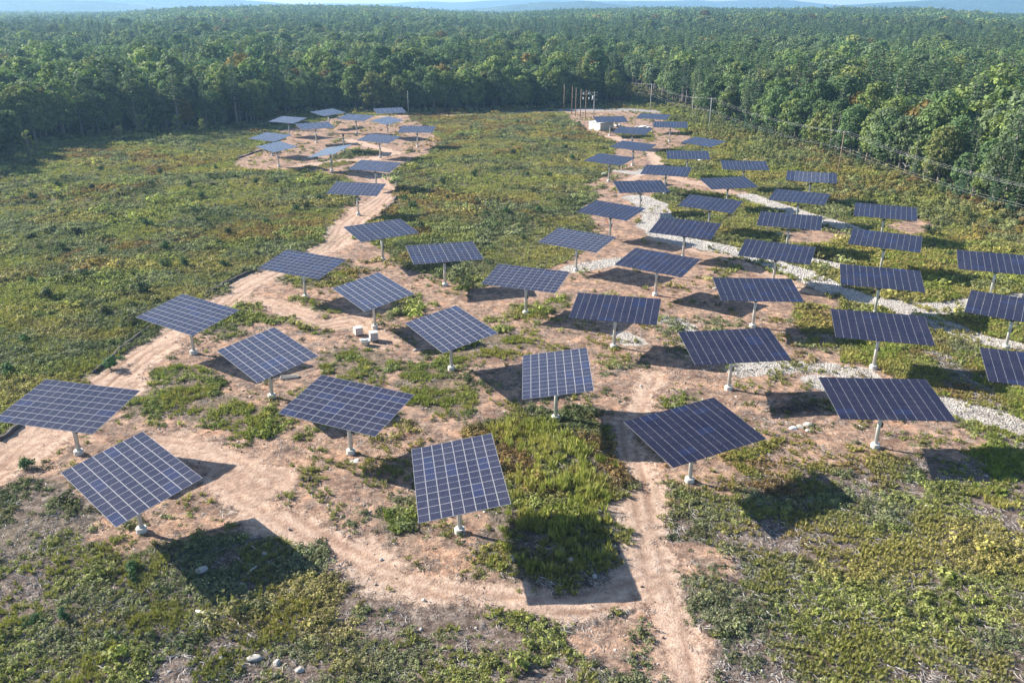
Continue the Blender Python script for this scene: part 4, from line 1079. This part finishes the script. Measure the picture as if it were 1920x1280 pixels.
LAB = {
1: 'solar array at the left edge of the nearest arrays, over the dark mulch berm', 2: 'pale gridded solar array whose shadow falls on the big grey boulder',
3: 'long solar array standing over bare soil just above the curved track', 4: 'square solar array inside the bottom bend of the dirt track',
5: 'square solar array at the top end of the tall golden grass strip', 6: 'dark navy solar array whose left half hangs over the straight dirt track',
8: 'large dark solar array right of the white sacks and brush heap', 9: 'solar array cut by the right edge, beside the end of the nearest gravel strip',
10: 'solar array at the mulch berm edge below the left scrub', 11: 'solar array with a pale trough lying in its shadow',
12: 'wide solar array above an oval green patch beside the pale track', 13: 'solar array directly behind the wrapped pallets and tub',
14: 'solar array with two struts showing, right of the split in the left track', 15: 'solar array whose post stands between two bright green grass patches',
16: 'solar array just right of the wrapped pallets with a small boulder at its shadow', 17: 'dark solar array in the middle with a small gravel heap right of its post',
18: 'dark solar array hanging over a grey gravel heap beside the rutted track', 19: 'solar array above an oval shadow on gravel, in the row behind the middle one',
20: 'dark solar array with a white slab lying in the shade at its left', 21: 'solar array at the front edge of the middle field next to a gravel spur',
22: 'solar array over the gravel road, its long shadow lying on pale stone', 23: 'solar array beside the widest white gravel patch, an orange pipe behind it',
24: 'solar array with two struts showing right at the top of the white gravel patch', 25: 'solar array at the middle field edge with a white bag at its post',
26: 'solar array where the right track forks, two struts in view', 27: 'solar array on the right track, second one in front of the beige shed',
28: 'solar array right in front of the beige shed doors side', 29: 'solar array standing over the beige shed',
30: 'farthest solar array on the right, near the grey road', 31: 'narrow looking solar array beside the brush, right of the white sheets',
32: 'flat looking solar array against the power line brush', 33: 'solar array with a white bag under its right end',
34: 'solar array on bright green grass with a white bag behind its top edge', 35: 'solar array beside the pale road bend with yoke struts above the road',
36: 'solar array right of the gravel road, dark grass shadow at its left', 37: 'solar array with four bright gridded middle columns near the power pole',
38: 'solar array above the white gravel road, dark shadow bush at its right', 39: 'solar array over brown chippings with a grey bundle at its post',
40: 'solar array with a struts yoke over the gravel strip, right of centre', 41: 'solar array by the red brown chipping heap at the meadow edge',
42: 'solar array over meadow grass, one row in front of the chipping heap', 43: 'solar array at the wide gravel strip with a white rock at its left',
44: 'dark solar array in the meadow above the gravel strip', 45: 'solar array cut by the right edge, farthest of those, in the meadow',
46: 'solar array cut by the right edge with its post standing on gravel', 47: 'solar array where the left track pinches between scrub and middle field',
48: 'solar array over the neck of the left track, below the round pad', 49: 'shaded looking blue solar array at the front of the round pad',
50: 'thin edge-on solar array at the front left of the round pad', 51: 'bright blue solar array on the left rim of the pad, in front of another',
52: 'blue solar array on the left pad rim, partly covered by a nearer one', 53: 'pale solar array at the pad rim nearest the dark left trees',
54: 'solar array with slanting white stripes in the middle of the pad', 55: 'brownish striped solar array close to the dark trees, left one of two',
56: 'pale striped solar array at the back middle of the pad', 57: 'light blue rhombus solar array at the back right of the pad',
58: 'brownish striped solar array close to the dark trees, beside a thin pole', 59: 'solar array at the right rim of the pad, against the middle field',
60: 'solar array on the pad above a rocky green patch', 61: 'nearly edge-on solar array in the middle of the pad, seen as a line',
}
OFF = .361; HH = 5.854
for (k, bx, by, a, t, r) in TR:
    bz = zf(bx, by)
    e = link('solar_tracker', None, label=LAB[k], cat='solar array', group='tilted solar arrays on single posts', loc=(bx, by, bz))
    Rm = Matrix.Rotation(R(a), 4, 'Z') @ Matrix.Rotation(R(t), 4, 'X') @ Matrix.Rotation(R(r), 4, 'Y')
    base = Matrix.Translation((0, 0, HH - bz)) @ Rm @ Matrix.Translation((0, 0, OFF))
    dk = bx > 14  # right-hand arrays use the panels with reduced glint painted in
    if by < 262:
        for c in range(6):
            for q in range(8):
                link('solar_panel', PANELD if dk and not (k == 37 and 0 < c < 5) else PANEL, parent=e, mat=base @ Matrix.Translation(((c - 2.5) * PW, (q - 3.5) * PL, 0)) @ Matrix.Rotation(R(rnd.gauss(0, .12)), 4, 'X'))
    else:
        for c in range(6):
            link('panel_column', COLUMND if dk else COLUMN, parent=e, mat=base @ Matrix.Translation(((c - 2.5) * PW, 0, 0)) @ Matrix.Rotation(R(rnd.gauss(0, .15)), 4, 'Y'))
    link('torque_tube', TUBE, parent=e, mat=base); link('rails', RAILS, parent=e, mat=base)
    za = Matrix.Rotation(R(a), 4, 'Z')
    for s in (0, math.pi): link('strut', STRUT, parent=e, mat=za @ Matrix.Rotation(s, 4, 'Z'))
    link('pole', POLE, parent=e); link('concrete_pier', PIER, parent=e)
    link('slew_drive', DRIVE, parent=e, mat=za); link('control_box', CBOX, parent=e)

# ------------------------------------------------------------------ shed
bx, by = T_shed[1]
v1 = Vector((T_shed[2][0] - bx, T_shed[2][1] - by, 0)).normalized(); v2 = Vector((-v1.y, v1.x, 0))
L1, L2, Hs = 7.4, 6.6, 3.0
e = link('shed', None, label='beige flat roofed shed with white end wall near the utility poles', cat='shed', loc=(bx, by, zf(bx, by)), mat=Matrix.Translation((bx, by, zf(bx, by))) @ Matrix.Rotation(math.atan2(v1.y, v1.x), 4, 'Z'))
b = MB(); b.box((L1 / 2, .06, Hs / 2), (L1, .12, Hs)); link('front_wall', b.mesh('front_wall', M_BEIGE), parent=e)
b = MB(); b.box((L1 / 2, L2 - .06, Hs / 2), (L1, .12, Hs)); b.box((L1 - .06, L2 / 2, Hs / 2), (.12, L2 - .24, Hs)); link('back_wall', b.mesh('back_wall', M_BEIGE), parent=e)
b = MB(); b.box((.06, L2 / 2, Hs / 2), (.12, L2 - .245, Hs)); link('end_wall', b.mesh('end_wall', M_WHITE), parent=e)['label'] = 'white end wall'
b = MB(); b.box((L1 / 2, L2 / 2, Hs + .08), (L1 + .5, L2 + .5, .16)); link('roof', b.mesh('roof', M_ROOF), parent=e)
b = MB(); b.box((-.03, L2 * .62, 1.05), (.06, .95, 2.1)); b.box((-.08, L2 * .62 - .3, 1.0), (.05, .06, .15)); link('door', b.mesh('door', M_BEIGE), parent=e)
for i in range(13):
    b = MB(); b.box((.3 + i * (L1 - .6) / 12, -.025, Hs / 2), (.06, .05, Hs - .05)); link('batten', b.mesh('batten', M_BEIGE), parent=e)

# ------------------------------------------------------------------ utility poles and wires
def upole(x, y, h, mat, label, arms=(), name='utility_pole', r=.17, extra=None, ang=0.0, group=None):
    z = zf(x, y)
    e = link(name, None, label=label, cat='pole', loc=(x, y, z), group=group)
    b = MB(); b.tube([(0, 0, -.5), (0, 0, h)], [r, r * .62], 9); link('post', b.mesh('post', mat, True), parent=e)
    for (za, ln) in arms:
        b = MB(); b.box((.0, .16, za), (ln, .11, .13))
        o = link('crossarm', b.mesh('crossarm', mat), parent=e, rot=(0, 0, ang))
        for s in np.linspace(-.46, .46, 3):
            b = MB(); b.lathe([(.05, 0), (.10, .03), (.07, .09), (.10, .13), (.06, .22)], 8, c=(s * ln, .16, za + .07)); link('insulator', b.mesh('insulator', M_INSUL), parent=o)
    return e
P = POLES
P4 = (P[2][0] + (P[2][0] - P[1][0]) * 1.0, P[2][1] + (P[2][1] - P[1][1]) * 1.0)
P0 = (P[0][0] - (P[1][0] - P[0][0]) * 1.1, P[0][1] + (P[0][1] - P[1][1]) * 1.1)
P5 = (P4[0] + 14, P4[1] - 98)
up = [P0, P[0], P[1], P[2], P4, P5]
hs = [12.4, 12.4, 12.4, 12.6, 12.4, 12.4]
ulab = ['far power line pole in the gap between the woods', 'power line pole beyond the right track end, wires running both ways', 'power line pole in the brush right of the farthest right arrays', 'dark power line pole with crossarms nearest the arrays', 'power line pole near the right wooded edge', 'power line pole close by on the right']
for i, (x, y) in enumerate(up):
    if i == 5: continue
    upole(x, y, hs[i], M_WOOD if i in (3, 4) else M_GREY, ulab[i], arms=((hs[i] - .4, 3.0), (hs[i] - 5.0, 2.4)), ang=.15, group='poles carrying the power line')
def catenary(pts, sag, r, n=10):
    out = []
    for (a, b_) in zip(pts[:-1], pts[1:]):
        a = Vector(a); b_ = Vector(b_)
        for i in range(n):
            t = i / n; p = a.lerp(b_, t); p.z -= sag * 4 * t * (1 - t); out.append(p)
    out.append(Vector(pts[-1])); return out
for j, (dz, off, nm) in enumerate([(-.1, -1.4, 'upper left'), (-.1, 0, 'upper middle'), (-.1, 1.4, 'upper right'), (-4.7, -1.1, 'lower left'), (-4.7, 1.1, 'lower right')]):
    pts = [(x + off, y, zf(x, y) + hs[i] + dz) for i, (x, y) in enumerate(up)]
    b = MB(); b.tube(catenary(pts, 1.9 if dz > -1 else 1.5, 1), .0095 if dz > -1 else .009, 4)
    link('power_line_wire', b.mesh('power_line_wire', M_WIRE, True), label=nm + ' wire of the power line over the right brush', cat='wire', group='wires of the power line')
slab = ['bare wooden pole leftmost in the row beside the shed yard', 'bare wooden pole second from left in the row by the shed yard', 'bare wooden pole in the middle of the row by the shed yard', 'bare wooden pole just left of the switchgear pole', 'wooden pole crowded with switchgear at its top', 'grey pole with a transformer can behind the shed']
for i, (x, y) in enumerate(SPOLES):
    h = [12.4, 12.6, 12.6, 12.6, 12.6, 11.2][i]
    if i < 4: upole(x, y, h, M_WOOD, slab[i], r=.2, group='poles in a row by the shed yard')
    elif i == 4:
        e = upole(x, y, h, M_WOOD, slab[i], arms=((h - .6, 3.2), (h - 2.0, 3.2)), r=.2, group='poles in a row by the shed yard')
        for s in (-1.3, -.9, .9, 1.3, 1.8):
            b = MB(); b.lathe([(.10, 0), (.16, .1), (.16, .7), (.06, .9)], 8, c=(s, .0, h - 1.9)); link('cutout_switch', b.mesh('cutout_switch', M_INSUL), parent=e)
        for s in (-1.2, 1.3):
            b = MB(); b.lathe([(.26, 0), (.30, .1), (.30, .8), (.22, .95)], 10, c=(s, -.1, h - 4.0)); link('regulator_can', b.mesh('regulator_can', M_INSUL), parent=e)
    else:
        e = upole(x, y, h, M_GREY, slab[i], arms=((h - .5, 2.6), (h - 1.6, 2.6), (h - 3.6, 2.6)), r=.2, group='poles in a row by the shed yard')
        b = MB(); b.lathe([(.36, 0), (.42, .1), (.42, 1.1), (.34, 1.25), (.1, 1.4)], 12, c=(-.62, -.2, h - 3.2)); link('transformer_can', b.mesh('transformer_can', M_INSUL), parent=e)
for i, (x, y) in enumerate(THIN):
    h = [6.5, 10.5, 5.5][i]
    upole(x, y, h, M_GREY, ['thin leaning pole before the dark trees behind the pad', 'thin tall pole right of the brownish striped array', 'short grey post in the brush before the right woods'][i], r=.12, name='thin_pole')

# ------------------------------------------------------------------ loose objects on the ground
def stone(key, s, label, name='boulder', n=None, mat=None, sc3=(1, 1, .75), group=None):
    x, y = OBJ[key] if isinstance(key, str) else key
    me = stone_mesh(rnd.randrange(9999), mat or M_ROCK, 2)
    o = link(name, me, label=label, cat='rock', group=group, loc=(x, y, zf(x, y) + s * .12), rot=(rnd.uniform(-.2, .2), rnd.uniform(-.2, .2), rnd.random() * 6))
    o.scale = (s * sc3[0], s * sc3[1], s * sc3[2]); return o
stone('rock1', .62, 'large grey boulder in the shadow of the lowest left array')
stone('rock2', .34, 'small tan boulder by dead sticks inside the lowest left shadow')
stone('rock3', .22, 'smaller tan rock next to the shaded sticks')
stone('rock4', .46, 'pale square rock in the shaded grass inside the track bend')
stone('rock5', .52, 'pointed pale rock at the edge of the bend array shadow')
stone('rock6', .62, 'broad pale boulder half buried at the bottom edge')
stone('rock7', .26, 'flat white stone left of the half buried boulder')
stone('rock8', .40, 'white rock right of the half buried boulder')
stone('rock9', .42, 'long white stone farther right along the bottom')
stone((OBJ['rock8'][0] + .3, OBJ['rock8'][1] - 1.2), .3, 'lowest white rock in the bottom cluster')
stone('r10', .2, 'little pale stone on soil left of the bend array post shadow')
stone('r11', .3, 'round pale rock low in the shaded grass of the bend')
stone('r12', .38, 'pale boulder on the left corner of a shadow near the pallets')
stone('r13', .55, 'flat white slab lying in the shade of a dark array', sc3=(1.6, 1, .25))
stone('r14', .45, 'white rock left of the dark array with the shaded slab')
stone('r15', .5, 'white rock at the left corner of the gravel bend array')
stone('r16', .3, 'tall marker stone on a pale patch by the gravel', sc3=(.6, .6, 2.0))
stone('r17', .6, 'grey rock near the shed')
xs_, ys_ = OBJ['sacks']
for i, (dx, dy, s, m_, lb) in enumerate([(-.7, 0, .55, M_WHITE, 'white bulky rock left in the heap by the large dark array'), (.35, .3, .6, M_ROCK, 'tan rock in the middle of the heap by the large dark array'), (.9, -.5, .38, M_WHITE, 'small white rock low in the heap by the large dark array'), (1.4, .9, .65, M_ROCK, 'grey brown rock right in the heap by the large dark array')]):
    stone((xs_ + dx, ys_ + dy), s, lb, mat=m_)
def log(key, L, r, ang, label, mat=M_LOG, name='log'):
    x, y = OBJ[key] if isinstance(key, str) else key
    b = MB(); b.tube([(-L / 2, 0, r * .7), (-.1 * L, .06, r), (L * .25, -.03, r * 1.1), (L / 2, .05, r * .8)], [r * .8, r, r * .8, r * .45], 8)
    return link(name, b.mesh(name, mat, True), label=label, cat='log', loc=(x, y, zf(x, y)), rot=(0, 0, ang))
log('log', 1.6, .16, -.4, 'bleached white log lying in the weeds at lower left')
log((OBJ['rock3'][0] - .2, OBJ['rock3'][1] - .7), 1.4, .11, 1.1, 'bleached branch upright in the lowest left shadow')
log((OBJ['rock2'][0] - 1.4, OBJ['rock2'][1] + .9), 2.0, .07, -.6, 'long thin stick above the tan boulder in the shadow', name='stick')
log((OBJ['log'][0] + 3.1, OBJ['log'][1] - 1.0), 1.4, .06, -1.0, 'thin pale stick right of the bleached log', name='stick')
# brush heap behind the sacks
x0, y0 = xs_ + 1.5, ys_ + 5.0
b = MB()
for i in range(110):
    a = rnd.random() * 3.14; q = rnd.gauss(0, 1.6); l = rnd.uniform(.8, 2.2); zc = max(.1, 1.5 - abs(q) * .7) * rnd.random()
    cx, cy = q, rnd.gauss(0, .6)
    b.tube([(cx - l / 2 * math.cos(a), cy - l / 2 * math.sin(a), zc), (cx + l / 2 * math.cos(a), cy + l / 2 * math.sin(a), zc + rnd.uniform(-.3, .4))], [.045, .02], 4, caps=False)
link('brush_heap', b.mesh('brush_heap', M_BERM), label='dark heap of cut branches in the shade by the large dark array', cat='brush heap', loc=(x0, y0, zf(x0, y0)))
# wrapped pallets
def pallet(key, label, ang, h=1.15):
    x, y = OBJ[key]
    e = link('wrapped_pallet', None, label=label, cat='pallet', loc=(x, y, zf(x, y)), rot=(0, 0, ang))
    b = MB()
    for i in range(5): b.box(((i - 2) * .27, 0, .135), (.18, 1.2, .03))
    for i in (-.5, 0, .5): b.box((0, i * 1.05, .07), (1.26, .1, .1))
    link('pallet_base', b.mesh('pallet_base', M_WOOD), parent=e)
    for iz in range(3):
        for ix in range(2):
            for iy in range(2):
                b = MB(); b.box(((ix - .5) * .58, (iy - .5) * .56, .16 + (iz + .5) * (h - .16) / 3), (.56, .54, (h - .16) / 3 - .015)); link('carton', b.mesh('carton', M_PALT), parent=e)
    for zz in (.35, .75): 
        b = MB(); b.box((0, 0, zz), (1.19, 1.15, .07)); link('strap', b.mesh('strap', M_WHITE), parent=e)
    b = MB(); b.box((0, 0, h + .03), (1.20, 1.16, .05)); link('top_sheet', b.mesh('top_sheet', M_TUB), parent=e)
pallet('pal1', 'wrapped pallet of cartons standing apart on the left', .5)
pallet('pal2', 'wrapped pallet of cartons in front of the array post', .35, 1.3)
x, y = OBJ['tub']
e = link('scrap_tub', None, label='open grey tub with a white lid piece on its rim', cat='tub', loc=(x, y, zf(x, y)), rot=(0, 0, .3))
b = MB(); b.lathe([(.5, 0), (.75, .75), (.80, .78), (.74, .80), (.68, .7), (.46, .1)], 14); link('tub_shell', b.mesh('tub_shell', M_TUB, True), parent=e)
b = MB(); b.box((-.45, .1, .87), (.75, .5, .05), rot=Matrix.Rotation(.15, 3, 'Y')); link('lid_piece', b.mesh('lid_piece', M_WHITE), parent=e)
b = MB(); b.box((.35, .1, .84), (.8, .35, .06), rot=Matrix.Rotation(-.12, 3, 'Y')); link('board', b.mesh('board', M_LOG), parent=e)
x, y = OBJ['trough']
e = link('trough', None, label='long pale trough lying under an array at left', cat='trough', loc=(x, y, zf(x, y)), rot=(0, 0, .22))
b = MB(); b.box((0, 0, .06), (2.3, .62, .1)); link('bottom_board', b.mesh('bottom_board', M_LOG), parent=e)
for s in (-1, 1):
    b = MB(); b.box((0, s * .33, .18), (2.34, .05, .34)); link('side_board', b.mesh('side_board', M_LOG), parent=e)
    b = MB(); b.box((s * 1.15, 0, .18), (.05, .58, .32)); link('end_board', b.mesh('end_board', M_LOG), parent=e)
def bag(x, y, s, label, mat=M_WHITE, name='white_bag', flat=.6):
    me = stone_mesh(rnd.randrange(9999), mat, 2)
    me.polygons.foreach_set('use_smooth', np.ones(len(me.polygons), bool))
    o = link(name, me, label=label, cat='bag', loc=(x, y, zf(x, y) + s * .3)); o.scale = (s * 1.1, s * .8, s * flat); o.rotation_euler = (0, 0, rnd.random() * 3)
bag(*OBJ['bag1'], 1.1, 'white bag by the post at the middle field edge')
bag(*OBJ['bag4'], .8, 'white bag under an array on the right track')
bag(OBJ['bag4'][0] + 3.5, OBJ['bag4'][1] - 2, .7, 'small white bag under the right end of an array')
bag(*OBJ['bag5'], .7, 'white bag just behind an array on bright grass')
bag(*OBJ['bag6'], 1.0, 'grey lumpy bundle at the post over brown chippings', mat=M_TUB, name='grey_bundle')
bx0, by0 = OBJ['bag2']
for i, (dx, dy, s) in enumerate([(-2.2, 1.0, 1.0), (-.6, .2, 1.3), (1.0, 0, 1.5), (2.4, -.8, 1.0)]):
    bag(bx0 + dx, by0 + dy, s, ['leftmost crumpled white sheet in the yard right of the shed', 'second crumpled white sheet in the yard right of the shed', 'tallest crumpled white sheet in the yard right of the shed', 'rightmost crumpled white sheet in the yard right of the shed'][i], name='white_sheet')
# small dark utility cart beside the shed
x, y = OBJ['bag3']
e = link('utility_cart', None, label='small white and black utility vehicle parked right of the shed', cat='vehicle', loc=(x, y, zf(x, y)), rot=(0, 0, .5))
b = MB(); b.box((0, 0, .75), (2.6, 1.4, .5)); b.box((.95, 0, 1.05), (.7, 1.3, .25), taper=.8); link('body', b.mesh('body', M_WHITE), parent=e)
b = MB(); b.box((-.2, 0, 1.95), (1.5, 1.4, .08)); link('roof', b.mesh('roof', M_BLACK), parent=e)
for sx in (-.9, .5):
    for sy in (-.62, .62):
        b = MB(); b.box((sx, sy, 1.46), (.06, .06, .95)); link('post', b.mesh('post', M_BLACK), parent=e)
b = MB(); b.box((-.3, 0, 1.12), (.6, 1.1, .25)); b.box((-.6, 0, 1.4), (.12, 1.1, .5)); link('seat', b.mesh('seat', M_BLACK), parent=e)
for sx in (-.85, .9):
    for sy in (-.72, .72):
        b = MB(); b.tube([(sx, sy - .12, .36), (sx, sy + .12, .36)], .36, 14); link('wheel', b.mesh('wheel', M_BLACK), parent=e)
# orange pipe, concrete scraps
x, y = un0 = (22.0, 186.0)
b = MB(); b.tube([(0, 0, 0), (-.3, .5, 1.0), (-.9, .2, 2.3)], .09, 6)
link('orange_pipe', b.mesh('orange_pipe', M_RUST), label='orange pipe poking up behind an array near the white gravel', cat='pipe', loc=(x, y, zf(x, y)))
x, y = OBJ['slab']
b = MB(); b.box((0, 0, .06), (1.0, .6, .08), rot=Matrix.Rotation(.08, 3, 'X')); b.box((.35, .2, .1), (.5, .4, .05), rot=Matrix.Rotation(-.2, 3, 'Y'))
link('broken_slab', b.mesh('broken_slab', M_CONC), label='pale green grey slab piece on bare soil left of the bend array', cat='slab', loc=(x, y, zf(x, y)), rot=(0, 0, .4))
x, y = OBJ['scrap']
b = MB()
for i in range(9): b.box((rnd.gauss(0, .35), rnd.gauss(0, .2), .12 + .1 * rnd.random()), (rnd.uniform(.2, .6), rnd.uniform(.1, .35), .12), rot=Euler((rnd.random(), rnd.random(), rnd.random() * 3)).to_matrix())
link('rubble_clod', b.mesh('rubble_clod', M_BERM), label='dark clod of broken ground on the pale soil left of centre', cat='clod', loc=(x, y, zf(x, y)))
# mulch berms along the left track
bl = ['mulch berm along the lower left edge of the track', 'mulch berm on the bend of the left track', 'mulch berm on the straight beside the left scrub', 'mulch berm on the left rim of the round pad', 'mulch berm on the right side of the track neck']
for i, pts in enumerate(BERM):
    b = MB(); Q = []
    for (p, q) in zip(pts[:-1], pts[1:]):
        n = max(2, int(math.hypot(q[0] - p[0], q[1] - p[1]) / .8))
        for j in range(n):
            t = j / n; x = p[0] + (q[0] - p[0]) * t + rnd.gauss(0, .10); y = p[1] + (q[1] - p[1]) * t + rnd.gauss(0, .10)
            Q.append((x, y, zf(x, y) + .10))
    b.tube(Q, [rnd.uniform(.22, .42) for _ in Q], 7)
    link('mulch_berm', b.mesh('mulch_berm', M_BERM, True), label=bl[i], cat='berm', group='mulch berms beside the left track')

# ------------------------------------------------------------------ haze
b = MB(); b.box((0, 4550, 98), (15000, 11100, 240))
hb = NB('air_haze'); pv = hb.n('ShaderNodeVolumePrincipled')
pv.inputs['Color'].default_value = (.38, .66, 1.0, 1)
pv.inputs['Density'].default_value = 0.00012
pv.inputs['Anisotropy'].default_value = .25
hb.l(pv.outputs[0], hb.out.inputs['Volume'])
link('haze', b.mesh('haze', hb.m), kind='stuff', label='thin blue air haze over the whole landscape')
